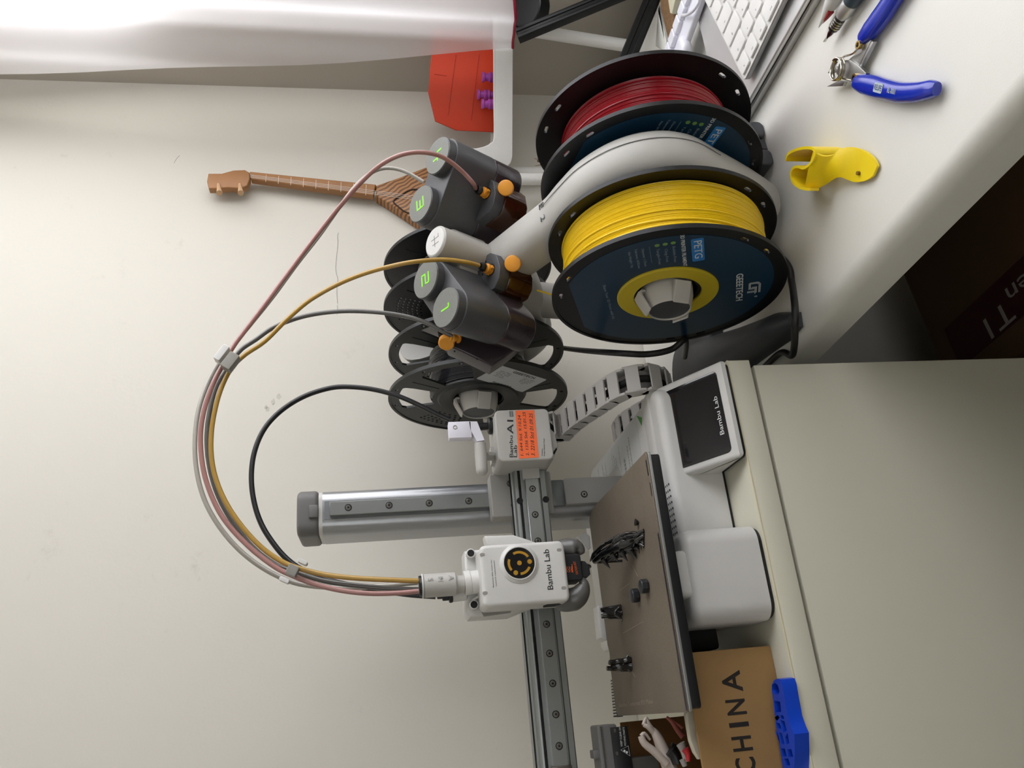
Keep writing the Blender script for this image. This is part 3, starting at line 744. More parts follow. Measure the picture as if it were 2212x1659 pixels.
# --- rear cable loop housing seen past the plate
v = poly_y([(1286, 1312), (1296, 1308), (1306, 1316), (1312, 1380), (1304, 1386), (1293, 1380)], 215)
MB().prism(v, 205, 225, bev=1.2, M=XZ).build('rear_bracket', WHITE, pr)
MB().box(60, 200, 190, 300, -60, -22, 6).build('rear_housing', WHITE, pr)
MB().prism(poly_y([(1246, 1160), (1262, 1152), (1272, 1160), (1274, 1186), (1268, 1190)], 215), 210, 222, bev=1, M=XZ).build('rear_bracket', WHITE, pr)
# ================================================================== filament spools
def winding(mb, r, z0, z1, r_in, rough=.35, strays=5, seed=1):
    """Strands of filament side by side; a few lie crosswise."""
    rnd = random.Random(seed); n = int((z1-z0)/1.75); prof = [(r_in, z0)]
    for i in range(n):
        zc = z0+(i+.5)*(z1-z0)/n; rr = r+rnd.uniform(-rough, rough); h = (z1-z0)/n/2
        for a in (-.95, -.5, 0, .5, .95): prof.append((rr-.85+.87*cos(a*pi/2), zc+a*h))
    prof.append((r_in, z1)); mb.lathe(prof, 120)
    for k in range(strays):
        zc = rnd.uniform(z0+4, z1-4); dz = rnd.uniform(-7, 7); a0 = rnd.uniform(0, 2*pi)
        pts = [((r+.25)*cos(a0+t), (r+.25)*sin(a0+t), min(z1-1, max(z0+1, zc+dz*sin(t/2)))) for t in [2*pi*i/120 for i in range(120)]]
        mb.tube(pts, .85, 6, closed=True)
def spool_frame(c, az, tilt):
    n = Vector((cos(az)*cos(tilt), sin(az)*cos(tilt), sin(tilt)))
    return frame(c, n, (0, 1, 0))       # local x towards the wall; local y downwards
W_SP = 56.

def boxed_spool(label, group, c, az, tilt, mwind, rw, rot, core_ring=None, seed=1):
    fr = spool_frame(c, az, tilt)
    t = thing('filament_spool', label, 'filament spool', (c[0]+28, c[1], c[2]-100), group)
    rim = [(26, 0), (99, 0), (99.6, .6), (99.6, 3.4), (98.4, 3.8), (97.4, 2.6), (90, 2.2), (88.6, 1.4), (26, 1.4)]
    # flanges with small oblong slots near the rim
    for s, z in ((1, 0), (-1, -W_SP)):
        holes = []
        for a in (118, 136, 238, 256, 358, 16):
            a = radians(a+ (rot if s > 0 else 12)); cxh, cyh = 92.3*cos(a), 92.3*sin(a); h = []
            for i in range(16):
                b = 2*pi*i/16; u, v = 1.6*cos(b)+(2.8 if cos(b) > 0 else -2.8), 1.6*sin(b)
                h.append((cxh-u*sin(a)+v*cos(a), cyh+u*cos(a)+v*sin(a)))
            holes.append(h)
        mb = MB(fr); mb.flat([circ(0, 0, 98.2, 120)]+holes+[circ(0, 0, 27, 48)[::-1]], z-2.6 if s > 0 else z, z if s > 0 else z+2.6)
        mb.ring(97.2, 100, z-3 if s > 0 else z-.8, z+.8 if s > 0 else z+3, 120)
        fl = mb.build('flange', SPOOLB, t)
        if s > 0: front = fl
    w = MB(fr); winding(w, rw, -W_SP+3, -3, 40, seed=seed); w.build('filament_winding', mwind, t)
    MB(fr).ring(25.5, 42, -W_SP+.5, -.5, 64).build('hub', SPOOLB, t)
    # printed label: blue disc cut by a chord, lettering running with the chord
    R2 = Matrix.Rotation(radians(rot), 4, 'Z')
    chord = -79.5; a0 = math.asin(chord/89)
    L = circ(0, 0, 89, 90, a0, pi-a0)
    lab = MB(fr @ R2).flat([L, circ(0, 0, 43.5, 64)], 0, .35).build('label_disc', mat('label_blue', '0B3049', .35, var=.03), front, label='dark blue printed label')
    def T(s, x, y, h, wd, m_=WINK, name='lettering', bold=0.):
        MB(fr @ R2 @ Matrix.Translation((x, y, .35))).text(s, h, I4, .1, width=wd, bold=bold).build(name, m_, lab)
    T('GEEETECH', 9.6, 60.5, 5.6, 48, bold=.12)
    # striped maker's emblem
    mb = MB(fr @ R2 @ Matrix.Translation((14, 73, .35)))
    rows = 11
    for i in range(rows):
        y = 5.2-i*1.04
        segs = {0: [(-7, 9)], 1: [(-9, 9)], 2: [(-10, -6)], 3: [(-10, -7), (-2, 9)], 4: [(-10, -7), (-2, 11)], 5: [(-10, -7), (-2, 2), (5, 8)], 6: [(-10, -7), (-2, 2), (5, 8)], 7: [(-10, -7), (-1, 2), (5, 8)], 8: [(-10, 2), (5, 8)], 9: [(-9, 2), (5, 8)], 10: [(5, 8)]}[i]
        for a, b in segs: mb.box(a, b, y-.3, y+.3, 0, .1)
    mb.build('maker_emblem', WINK, lab)
    MB(fr @ R2 @ Matrix.Translation((30, 75, .35))).ring(.9, 1.25, 0, .1, 16).build('trade_mark', WINK, lab)
    MB(fr @ R2).rbox(-79.5, -46, 23.2, 33, .3, .5, 1.6, ax=2).build('material_panel', mat('label_bright_blue', '2A7BC4', .35), lab, label='bright blue panel')
    MB(fr @ R2 @ Matrix.Translation((-63.4, 28.0, .5))).text('PETG', 6.2, I4, .1, width=26).build('lettering', WINK, lab)
    T('3D PRINTER FILAMENT', -64.5, 17, 3.1, 47, bold=.04)
    gd = mat('label_green', '6F9A4A', .5)
    for i, s in enumerate(('Bubble-Free', 'Clog-Free', 'Tangle-Free')):
        y = 9.8-6.2*i
        MB(fr @ R2).cyl((-79, y, .3), (-79, y, .5), 2.0, n=16).build('bullet', gd, lab)
        T(s, -62, y, 2.3, (24, 20, 24)[i], WINKD)
    MB(fr @ R2).box(-79, -54, -8.9, -8.6, .3, .45).build('rule', WINKD, lab)
    for i, s in enumerate(('Diameter: 1.75mm', 'Tolerance: ±0.02mm', 'Net Weight: 1kg')): T(s, -64, -14-5.4*i, 2.1, (27, 30, 24)[i], WINKD)
    T('Share Your 3D Prints with Us', 1, -51, 2.6, 64, WINKD)
    if core_ring:
        mb = MB(fr); mb.lathe([(28.8, -6), (28.8, 1.8), (29.4, 2.4), (42.5, 2.4), (43.5, 1.4), (43.5, 0)], 72); mb.build('hub_ring', core_ring, t, label='raised ring around the hub')
    return t, fr

YEL = mat('yellow_filament', 'F2CE17', .3, spec=.6, var=.06, scale=30)
RED = mat('red_filament', '9C0D1E', .25, spec=.6, var=.08, scale=30)
BLK = mat('black_filament', '1B1C21', .16, spec=.8)
GRP = 'filament spools on the spool stand'
CY, CR, CB = Vector((333.5, 22.7, -50.3)), Vector((445.6, 17.2, -51.3)), Vector((339.6, 271.2, 88.4))
AZ = radians(180.4), radians(181.1), radians(181.1)
ty, fy = boxed_spool('black-flanged spool of yellow filament with a yellow hub ring, nearest to the camera', GRP, CY, AZ[0], .0529, YEL, 87.5, 22, mat('yellow_hub_ring', 'C9B21E', .5, bump=.1), seed=3)
tr_, frd = boxed_spool('black-flanged spool of dark red filament beside the keyboard', GRP, CR, AZ[1], .0174, RED, 76, -8, None, seed=8)

# two rear spools with cut-out flanges
def flange_open(fr, z0, z1, sticker=False, dots=(30,), solid=(210,), rot=0.):
    loops = [circ(0, 0, 99, 144)]
    def P(r, a): return (r*cos(radians(a)), r*sin(radians(a)))
    for c in (30, 90, 150, 210, 270, 330):
        if c in dots or c in solid: continue
        lp = []
        for i in range(13): lp.append(P(88.3, c-17.5+35*i/12))
        for i in range(5): lp.append(P(86-2*i*.2, c+19+.3*i) if i < 1 else P(84-7*i, c+20-.2*i))
        for i in range(13): lp.append(P(51.5, c+19-38*i/12))
        for i in range(5): lp.append(P(56+7*i, c-19.2-.2*i))
        loops.append(lp)
        for s in (-1, 1):
            loops.append([(93.4*cos(radians(c+s*13))+q[0], 93.4*sin(radians(c+s*13))+q[1]) for q in circ(0, 0, 2.1, 12)])
    for c in dots:
        for r, k in ((57, 5), (62.5, 6), (68, 7), (73.5, 8), (79, 8), (84.5, 9)):
            for i in range(k):
                a = c-19+38*(i+.5)/k; x, y = P(r, a); loops.append([(x+q[0], y+q[1]) for q in circ(0, 0, 1.7, 10)])
    for s in (60, 120, 180, 240, 300, 0):   # narrow radial slot between the sectors
        if s in (120, 240): loops.append([P(52, s-.9), P(86, s-.5), P(86, s+.5), P(52, s+.9)])
    loops.append(circ(0, 0, 27, 40))
    mb = MB(fr); mb.flat(loops, z0, z1); mb.ring(97.3, 100, min(z0, z1)-.8, max(z0, z1)+.8, 144); mb.ring(88.6, 90, z0, z1+.7, 96) if False else None
    return mb
def open_spool(label, c, az, tilt, material, rw, wm, sticker, seed, dots=((30,), (30,)), solid=((210,), (210,))):
    fr = spool_frame(c, az, tilt)
    # angles below were taken with y upwards: mirror the local y axis
    fr = fr @ Matrix.Rotation(pi, 4, 'X') @ Matrix.Translation((0, 0, 0)) if False else fr
    F = fr @ Matrix.Diagonal((1, -1, 1, 1))
    t = thing('filament_spool', label, 'filament spool', (c[0]+28, c[1], c[2]-100), GRP)
    f1 = flange_open(F, -2.4, 0, dots=dots[0], solid=solid[0]).build('flange', material, t)
    flange_open(F, -W_SP, -W_SP+2.4, dots=dots[1], solid=solid[1]).build('flange', material, t)
    w = MB(fr); winding(w, rw, -W_SP+3, -3, 30, strays=3, seed=seed); w.build('filament_winding', wm, t)
    mb = MB(fr); mb.lathe([(28.6, -W_SP+1), (28.6, 1.4), (29.4, 2), (44, 2), (46, 0), (46, -3)], 64); mb.build('hub', material, t)
    return t, fr, f1
tb, frb, fb1 = open_spool('black cut-out spool with black filament and a white sticker, left rear', CB, AZ[2], .0398, SPOOLG, 54, BLK, True, 4)
# white maker's sticker on the near flange
sq = []
for px in ((1077, 789), (1178, 815), (1131, 844), (1033, 820)):
    q = aX(*px, 340); v = frb.inverted() @ q; sq.append(v)
cs = sum(sq, Vector())/4; e = ((sq[2]-sq[3])+(sq[1]-sq[0])).normalized(); e.z = 0; e.normalize()
fs = frb @ frame((cs.x, cs.y, .05), (0, 0, 1), e)
wS, hS = ((sq[1]-sq[0]).length+(sq[2]-sq[3]).length)/2, ((sq[3]-sq[0]).length+(sq[2]-sq[1]).length)/2
st = MB(fs).rbox(-wS/2, wS/2, -hS/2, hS/2, 0, .25, 2, ax=2).build('maker_sticker', mat('sticker_paper', 'B9BAB9', .5), fb1, label='pale paper sticker with printed lines')
# its lettering is upside down as the spool hangs
fsu = fs @ Matrix.Rotation(pi, 4, 'Z') if (fs.to_3x3() @ Vector((0, 1, 0))).z > 0 else fs
k_ = wS/46
MB(fsu).text('GEEETECH', 4.4, Matrix.Translation((3*k_, hS/2-5, .25)), .1, width=30, bold=.12).build('lettering', INK, st)
MB(fsu).text('MADE IN CHINA', 2.3, Matrix.Translation((0, -hS/2+4, .25)), .1, width=26, bold=.05).build('lettering', INK, st)
for i, (a, b) in enumerate((('PETG 1.75mm', 'Color: Black'), ('OD Ref: 1268', '37881133 AG'), ('Printing Temp', '220°C-255°C'), ('Bed Temp', '60°C-85°C'), ('Net weight', '1KG'))):
    y = hS/2-10.5-i*3.1
    for s, x in ((a, -wS/4), (b, wS/4)):
        MB(fsu).text(s, 1.5, Matrix.Translation((x, y, .25)), .1, width=min(wS/2-3, len(s)*1.35)).build('lettering', INKG, st)
CD = Vector((451, 270, 90))
tdk, frk, fk1 = open_spool('plain black spool at the right rear of the stand', CD, AZ[2], .03, SPOOLB, 60, BLK, False, 6, dots=((90, 150), ()), solid=((30, 210, 270, 330), (30, 90, 150, 210, 270, 330)))

# ================================================================== spool stand
st_ = thing('spool_stand', 'pale grey four-spool stand with dark filament feeders and dark feet on the desk', 'spool stand', (421, 150, DESK))
xa = 418.8
def arc_pts(c, r, a0, a1, n): return [Vector((xa, c[0]+r*cos(radians(a0+(a1-a0)*i/n)), c[1]+r*sin(radians(a0+(a1-a0)*i/n)))) for i in range(n+1)]
cf = (22.7, -54.); cbk = (271., 86.)
def ell(w, h, n=20, p=2.6):
    o = []
    for i in range(n):
        a = 2*pi*i/n; c, s = cos(a), sin(a); o.append((w*abs(c)**(2/p)*(1 if c > 0 else -1), h*abs(s)**(2/p)*(1 if s > 0 else -1)))
    return o
# front arch: from the hub forward over the front spool axis and down to the feet
hubp = Vector((xa, 112, 72))
AP = [(112, 72), (74, 50), (38, 29.5), (10, 20), (-16, 9), (-36, -9), (-45, -30), (-43, -52), (-28, -78), (-4, -118), (18, -150)]
MB().sweep([Vector((xa, y, z)) for y, z in AP], ell(22.6, 23), smooth=6).build('front_arch', GREYW, st_)
SP = []
for (y0, z0), (y1, z1), (y2, z2) in zip(AP[1:-3], AP[2:-2], AP[3:-1]):
    t = Vector((0, y2-y0, z2-z0)).normalized(); SP.append(Vector((xa+6, y1+t.z*23.0, z1-t.y*23.0)))
MB().tube(SP, .35, 5, smooth=6).build('seam', MIDG, st_)
for ch_, px_ in (('E', (1200, 426)), ('2', (1203, 455))):
    q_ = aX(px_[0], px_[1], xa); k_ = aX(1200, 440, xa); k_ = Vector((xa+(8 if ch_ == 'E' else -5), 29.0, 49.7))
    MB(frame(k_, (0, -.49, .87), (1, 0, 0)) @ Matrix.Rotation(pi, 4, 'Z')).text(ch_, 6, I4, 1.3, width=5).build('lettering', INKG, st_)
# rear arch
pts = [hubp, Vector((xa, 160, 50)), Vector((xa, 205, 35))]+arc_pts((271, 88), 66, 245, 430, 14)
pts = [Vector((421.5, p.y, p.z)) for p in pts]
MB().sweep(pts, lambda t: ell(21.2, 20 if t < .2 else 25), smooth=4).build('rear_arch', GREYW, st_)
# rear post down to the feet
MB().sweep([Vector((422, 190, 45)), Vector((422, 205, -40)), Vector((422, 200, -120)), Vector((422, 190, -156))], ell(18, 18), smooth=4).build('rear_post', GREYW, st_)
# spindles with three spring fins each
SPW = mat('spindle_grey_white', 'C3C0B9', .45, bump=.05)
SPD = mat('spindle_core_dark', '45474A', .4, bump=.1)
def spindle(c, az, tilt, out):
    n = Vector((cos(az)*cos(tilt), sin(az)*cos(tilt), sin(tilt)))*(1 if out else -1); f = frame(c, n, (0, 1, 0))
    mb = MB(f); mb.lathe([(22, -W_SP-26), (22, -2), (21.4, 6), (18.4, 17), (17.8, 17.6), (17.3, 16.6), (17.2, 10)], 48)
    s = mb.build('spindle', SPW, st_)
    MB(f).cyl((0, 0, -30), (0, 0, 16.2), 17.2, n=40).build('spindle_core', SPD, s)
    for a in (170, 272, 46):
        R_ = Matrix.Rotation(radians(a), 4, 'Z')
        MB(f @ R_).prism([(22, .8), (25, .8), (28, 3.6), (26.6, 7.5), (20.4, 19), (18.6, 20), (18.2, 18.6), (24, 6.5), (24.4, 3.6), (21, 2.6)], -7.5, 7.5, bev=1, M=Matrix(((1,0,0,0),(0,0,1,0),(0,1,0,0),(0,0,0,1)))).build('spring_fin', SPW, s)
spindle(CY, AZ[0], .0529, True); spindle(CB, AZ[2], .0398, True)
for c, w_ in ((CR, 1), (CD, 1)):
    n = Vector((1, 0, 0)); f = frame(Vector((c[0]+W_SP, c[1], c[2])), n, (0, 1, 0))
    mb = MB(f); mb.lathe([(22, -W_SP-26), (22, -2), (21, 6), (16.5, 17), (0, 17)], 40); mb.build('spindle', SPW, st_)
# hub tube with its badge cap, leaning back like the feeders
A_ = radians(33.6); ax_ = Vector((0, -sin(A_), cos(A_)))
ch = Vector((xa+1, 76, 143))
tubef = frame(ch, ax_, (1, 0, 0))
MB(tubef).lathe([(0, 0), (14.2, 0), (15.6, -1.4), (15.6, -80), (0, -80)], 48).build('hub_tube', GREYW, st_)
cp = MB(tubef).lathe([(0, .5), (13.2, .5), (14.2, -.4)], 48).build('hub_cap', WHITE, st_, label='white round cap')
mb = MB(tubef); mb.box(-3.4, -2.8, -6, 3.4, .5, .62); mb.box(2.2, 2.8, -6.5, 5, .5, .62); mb.box(-6, 6, -.3, .3, .5, .62); mb.box(2.5, 6, -6.2, -5.7, .5, .62)
mb.build('engraved_mark', INKG, cp)
# side lugs
for s in (-1, 1):
    MB(tubef).lathe([(0, 0), (12, 0), (12, -36), (0, -36)], 24, Matrix.Translation((s*17, 12, -28))).build('side_lug', GREYW, st_)
    p_ = tubef @ Vector((s*24, 2.5, -33)); MB(frame(p_, tubef.to_3x3() @ Vector((0, -1, 0)), (1, 0, 0))).cyl((0, 0, -3), (0, 0, -1.2), 1.9, n=16).build('screw', BLACKM, st_)
# feeders: two double housings
def on_plane(px, h):
    """Point seen at px on the slanted plane through the hub cap shifted h along the feeder axis."""
    d = at(px[0], px[1], 1, 300)-CAM; d.normalize(); o = ch+ax_*h
    return CAM + d*((o-CAM).dot(ax_)/d.dot(ax_))
AMBER = mat('smoked_plastic', '4E2C18', .12, trans=.4, spec=.6, var=.3, scale=70)
SMOKE = mat('smoked_grey_plastic', '3A3236', .2, trans=.2, spec=.5, var=.15, scale=30)
YG = mat('lime_digit', '8DF02A', .5)
def lame(pts, r, n=8):
    """Outline of the hull of equal circles at two points."""
    a, b = pts; d = (b-a); th = atan2(d.y, d.x); o = []
    for i in range(n+1): o.append((b.x+r*cos(th-pi/2+pi*i/n), b.y+r*sin(th-pi/2+pi*i/n)))
    for i in range(n+1): o.append((a.x+r*cos(th+pi/2+pi*i/n), a.y+r*sin(th+pi/2+pi*i/n)))
    return o
def housing(pa, pb, h, length, name_label):
    qa, qb = on_plane(pa, h), on_plane(pb, h)
    f = frame(qa, ax_, (1, 0, 0)); inv = f.inverted(); a2, b2 = inv @ qa, inv @ qb
    body = MB(f).prism(lame((a2, b2), 20.3, 14), -length*.62, -8.5, bev=.8, seg=1).build('feeder_housing', FEED, st_, label=name_label)
    MB(f).prism(lame((a2, b2), 20.1, 14), -length, -length*.62, bev=2.5, seg=2).build('smoked_cover', SMOKE, body, label='smoky translucent lower cover')
    for q, R_ in ((a2, 18.7), (b2, 18.7)):
        k = MB(f).lathe([(0, 0), (17.9, 0), (18.7, -.8), (18.7, -9), (0, -9)], 48, Matrix.Translation((q.x, q.y, 0))).build('feeder_cap', [FEED], body)
        MB(f).cyl((q.x, q.y, 0), (q.x, q.y, .25), 17.9, n=48).build('cap_disc', FEEDC, k, label='frosted grey disc')
    return f, a2, b2, body
f34, q4, q3, h34 = housing((945, 336), (908, 440), 3, 92, 'dark grey double feeder housing, right pair')
f21, q2, q1, h21 = housing((919, 603), (962, 664), 3, 92, 'dark grey double feeder housing, left pair')
# the figures are read from the far side: 1 2 3 4 upside down
def digit(f, q, strokes, parent):
    mb = MB(f)
    for (x0, y0), (x1, y1) in strokes:
        a, b = Vector((q.x-x0, q.y-y0, 0)), Vector((q.x-x1, q.y-y1, 0)); d = (b-a); L = d.length; th = atan2(d.y, d.x)
        mb.box(-.85, L+.85, -.85, .85, .25, .42, M=Matrix.Translation(a) @ Matrix.Rotation(th, 4, 'Z'))
    mb.build('digit', YG, parent)
digit(f21, q1, [((-1.5, 5), (1.5, 5)), ((1.5, 5), (1.5, -5))][:2], h21)
digit(f21, q2, [((-5, 5), (5, 5)), ((5, 5), (5, .2)), ((5, .2), (-5, .2)), ((-5, .2), (-5, -5)), ((-5, -5), (5, -5))], h21)
digit(f34, q3, [((-5, 5), (5, 5)), ((5, 5), (5, -5)), ((-3, 0), (5, 0)), ((-5, -5), (5, -5))], h34)
digit(f34, q4, [((-4, 6), (-4, 0)), ((-4, 0), (5, 0)), ((3, 6), (3, -6))], h34)
# front filament ports: plate, orange collet, orange knob, smoked body
def port(px_col, px_knob, px_tip, face, body_px, lab):
    h = -50
    o = on_plane(px_col, h); f = frame(o, ax_, (1, 0, 0)); inv = f.inverted()
    P2 = [inv @ on_plane(p, h) for p in face]
    b = MB(f).prism([(v.x, v.y) for v in P2], -12, 0, bev=.7, seg=1).build('port_block', FEED, st_, label=lab)
    P3 = [inv @ on_plane(p, h) for p in body_px]
    MB(f).prism([(v.x, v.y) for v in P2], -44, -12, bev=3, seg=3).build('smoked_body', AMBER, b, label='amber-tinted smoked body')
    mb = MB(f); mb.lathe([(0, 8.4), (2.6, 8.4), (3.5, 7.6), (3.5, 6), (4.8, 5.6), (4.8, 3.4), (3.2, 3), (3.2, 1), (4.6, .6), (4.6, 0)], 28)
    for k in range(3): mb.box(3, 5.6, -1, 1, .3, 3.6, .3, 1, M=Matrix.Rotation(2*pi*k/3+.4, 4, 'Z'))
    col = mb.build('tube_collet', ORANGE, b, label='orange collet')
    MB(f).lathe([(2.2, 8), (4.0, 8), (4.4, 9), (4.4, 11), (3.4, 12.6), (2.2, 12.6)], 24, close=True).build('collet_ring', BLACK, b)
    MB(f).cyl((0, 0, 0), (0, 0, .15), 6.2, n=28).build('port_opening', mat('port_shadow', '20140C', .8), b)
    for v in (P2[0].lerp(Vector((0, 0, 0)), .35), P2[-2].lerp(Vector((0, 0, 0)), .42)): MB(f).cyl((v.x, v.y, 0), (v.x, v.y, .15), 1.1, n=12).build('screw', BLACKM, b)
    if px_knob:
        kq = aY(px_knob[0], px_knob[1], (f @ Vector((0, -9, -14))).y-13)
        kn = Vector((-.42, -.86, .28)).normalized(); kf = frame(kq, kn, (1, 0, 0))
        kb = MB(kf); kb.lathe([(0, 0), (6.3, 0), (7.5, -.6), (7.7, -1.2), (7.7, -4.6), (6.8, -5.2), (3.4, -5.4), (3.2, -15), (0, -15)], 40)
        kb.build('release_knob', ORANGE, b, label='orange release knob')
    return f @ Vector((0, 0, 14.4))
ptA = port((1052, 418), (1092, 405), None, [(1040, 392), (1056, 384), (1066, 392), (1070, 418), (1066, 440), (1056, 458), (1010, 492), (1016, 470), (1026, 430)], [(1070, 418)], 'grey filament port block, right of the hub')
ptB = port((1060, 583), (1107, 569), None, [(1044, 556), (1058, 546), (1072, 550), (1080, 575), (1078, 600), (1068, 622), (1050, 634), (1030, 600), (1032, 570)], [(1070, 600)], 'grey filament port block, left of the hub')
# far port of the left pair, its plate seen edge on
pC = on_plane((974, 728), -14); f = frame(pC, Vector((-.75, -.1, .35)), ax_)
wed = MB(frame(aY(1020, 742, 125), Vector((-.62, -.74, .25)), (0, 0, 1)))
w5 = MB(); pf = [(968, 716), (965, 738), (972, 748), (1000, 760), (1062, 790), (1090, 772), (1130, 740), (1120, 700), (1000, 700)]
w5.prism(poly_y(pf, 118), 118, 140, bev=2, M=XZ); wk = w5.build('port_block', SMOKE, st_, label='smoked port block at the left')
kf = frame(aY(964, 742, 116), Vector((-.8, -.5, .2)), (0, 0, 1)); MB(kf).lathe([(0, 1), (6.6, 1), (7.6, 0), (7.6, -4.6), (6.8, -5), (0, -5)], 36).build('release_knob', ORANGE, wk)
kf = frame(aY(979, 730, 114), Vector((-.2, -.5, .8)), (0, 0, 1)); MB(kf).lathe([(0, 5), (3.2, 5), (3.8, 3), (4.8, 2.4), (4.8, 0), (3.2, -.4), (3.2, -4), (5, -4.4), (5, -6)], 24).build('tube_collet', ORANGE, wk)
for x_, y_ in ((982, 759), (1031, 776), (1056, 774)):
    p_ = aY(x_, y_, 117.8); MB().cyl(p_, p_+Vector((0, -.3, 0)), 1., n=10).build('screw', BLACKM, wk)
# dark feet lying on the desk
FOOTM = DARKF
fa, fbk = Vector((306, 12, DESK)), Vector((400, 258, DESK))
def foot(pts, w0, w1, nm='foot'):
    secf = lambda t: [(-(w0+(w1-w0)*t)*cos(pi*i/12)*1.0, (13+6*t)*sin(pi*i/12)*1.5) for i in range(13)]
    return MB().sweep(pts, lambda t: [(u, v+0.0) for u, v in secf(t)][::-1], xdir=(1, 0, 0)).build(nm, FOOTM, st_)
def foot2(a, b, w0, w1, h0, h1):
    d = (b-a); L = d.length; d.normalize(); x = Vector((-d.y, d.x, 0)); mb = MB(); bm = bmesh.new(); rings = []
    for i in range(13):
        t = i/12; c = a+d*(L*t); w_ = w0+(w1-w0)*t**1.4; h_ = h0+(h1-h0)*t; s = min(1, .55+t*9)
        rings.append([bm.verts.new(c+x*(w_*s*cos(pi*k/14))+Vector((0, 0, .3+h_*s*max(0, sin(pi*k/14))**.7))) for k in range(15)])
    for j in range(12):
        for k in range(14): bm.faces.new((rings[j][k], rings[j][k+1], rings[j+1][k+1], rings[j+1][k]))
        bm.faces.new((rings[j][14], rings[j][0], rings[j+1][0], rings[j+1][14]))
    bm.faces.new(rings[0][::-1]); bm.faces.new(rings[-1]); bmesh.ops.recalc_face_normals(bm, faces=bm.faces)
    mb._add(bm); return mb.build('foot', FOOTM, st_)
foot2(Vector((304, 20, DESK)), Vector((356, 268, DESK)), 12, 44, 24, 26)
foot2(Vector((482, 6, DESK)), Vector((468, 240, DESK)), 11, 34, 14, 24)
for p_ in (Vector((497, 2, DESK)), Vector((463, 0, DESK))):
    MB().rbox(p_.x-9, p_.x+9, p_.y, p_.y+26, DESK+.2, DESK+15, 6, ax=1, bev=2.5).build('foot_pad', FOOTM, st_)
MB().rbox(330, 500, 170, 250, DESK+.3, DESK+16, 20, ax=2, bev=3).build('cross_bar', FOOTM, st_)
# ================================================================== filament tubes, cables, clips
def path3(px, y0, y1, ease=1.0, bow=0.):
    """Picture points -> room points, the distance from the wall side passing evenly from y0 to y1 along the path."""
    L = [0]
    for a, b in zip(px, px[1:]): L.append(L[-1]+hypot(b[0]-a[0], b[1]-a[1]))
    out = []
    for p, l in zip(px, L):
        t = l/L[-1]; out.append(aY(p[0], p[1], y0+(y1-y0)*t**ease-bow*math.exp(-((t-.12)/.1)**2)))
    return out
def tubemat(n, c): return mat(n, c, .28, spec=.6, var=.08, scale=25, coat=.2)
TG = 'filament guide tubes'
def gtube(name, px, y0, y1, material, label, r=2.05, first=None, ease=1., cat='tube', group=TG, sm=8, bow=0.):
    P = path3(px, y0, y1, ease, bow)
    if first is not None: P[0] = first
    o = MB().tube(P, r, 12, smooth=sm).build(name, material)
    return tag(o, label, cat, group)
e1, e2 = ptA.y, ptB.y
gtube('filament_tube', [(1040, 415), (1022, 396), (1002, 374), (975, 351), (945, 335), (905, 329), (862, 336), (820, 358), (780, 394), (740, 439), (700, 488), (650, 553), (600, 620), (560, 674), (528, 716), (505, 747), (484, 784), (460, 830), (440, 890), (433, 950), (440, 1018), (460, 1078), (490, 1130), (540, 1183), (590, 1222), (626, 1241), (680, 1262), (740, 1276), (800, 1282), (860, 1281), (904, 1277)], e1, 104, tubemat('tube_pink', 'A67872'), 'pinkish tube carrying red filament from the right feeder port to the toolhead', first=ptA+Vector((0, 0, 0)), bow=62)
gtube('filament_tube', [(915, 393), (880, 373), (850, 364), (822, 365), (795, 378), (768, 402), (730, 452), (690, 508), (640, 572), (590, 640), (540, 702), (505, 744), (476, 778), (448, 830), (428, 890), (421, 955), (425, 1018), (441, 1078), (470, 1132), (512, 1183), (560, 1222), (612, 1250), (660, 1264), (740, 1270), (820, 1266), (902.5, 1258)], 150, 115, tubemat('tube_grey_white', 'A39E94'), 'pale grey empty tube looping outermost around the bundle')
gtube('filament_tube', [(1043, 577), (1010, 567), (960, 561), (900, 565), (850, 574), (790, 590), (730, 614), (670, 648), (620, 690), (572, 737), (527, 768), (497, 800), (474, 850), (459, 915), (456, 975), (465, 1030), (487, 1084), (520, 1134), (560, 1178), (600, 1208), (640, 1226), (700, 1241), (770, 1249), (850, 1253), (904, 1255)], e2, 105, tubemat('tube_amber', 'B08B3C'), 'amber tube carrying yellow filament from the middle feeder port', first=ptB+Vector((0, 0, 0)), bow=25)
gtube('filament_tube', [(978, 727), (950, 712), (920, 697), (880, 684), (820, 675), (750, 672), (690, 677), (640, 688), (590, 708), (552, 734), (520, 756), (494, 790), (466, 838), (450, 905), (447, 965), (456, 1025), (476, 1082), (508, 1136), (550, 1186), (596, 1220), (634, 1234), (700, 1255), (780, 1266), (850, 1272), (904, 1274)], 110, 109, tubemat('tube_dark_grey', '5D5B57'), 'dark grey tube from the left feeder port, lowest of the arches')
o = MB().tube(path3([(972, 907), (945, 895), (907, 876), (861, 856), (810, 842), (760, 836), (715, 838), (660, 855), (610, 885), (572, 925), (550, 975), (543, 1030), (549, 1085), (566, 1135), (595, 1180), (625, 1212), (660, 1234), (720, 1256), (800, 1272), (880, 1284), (941, 1288.5)], 152, 122), 2.3, 12, smooth=8).build('signal_cable', mat('cable_black', '1A1A1C', .35))
tag(o, 'black cable arching from the motor cover to the toolhead plug', 'cable')
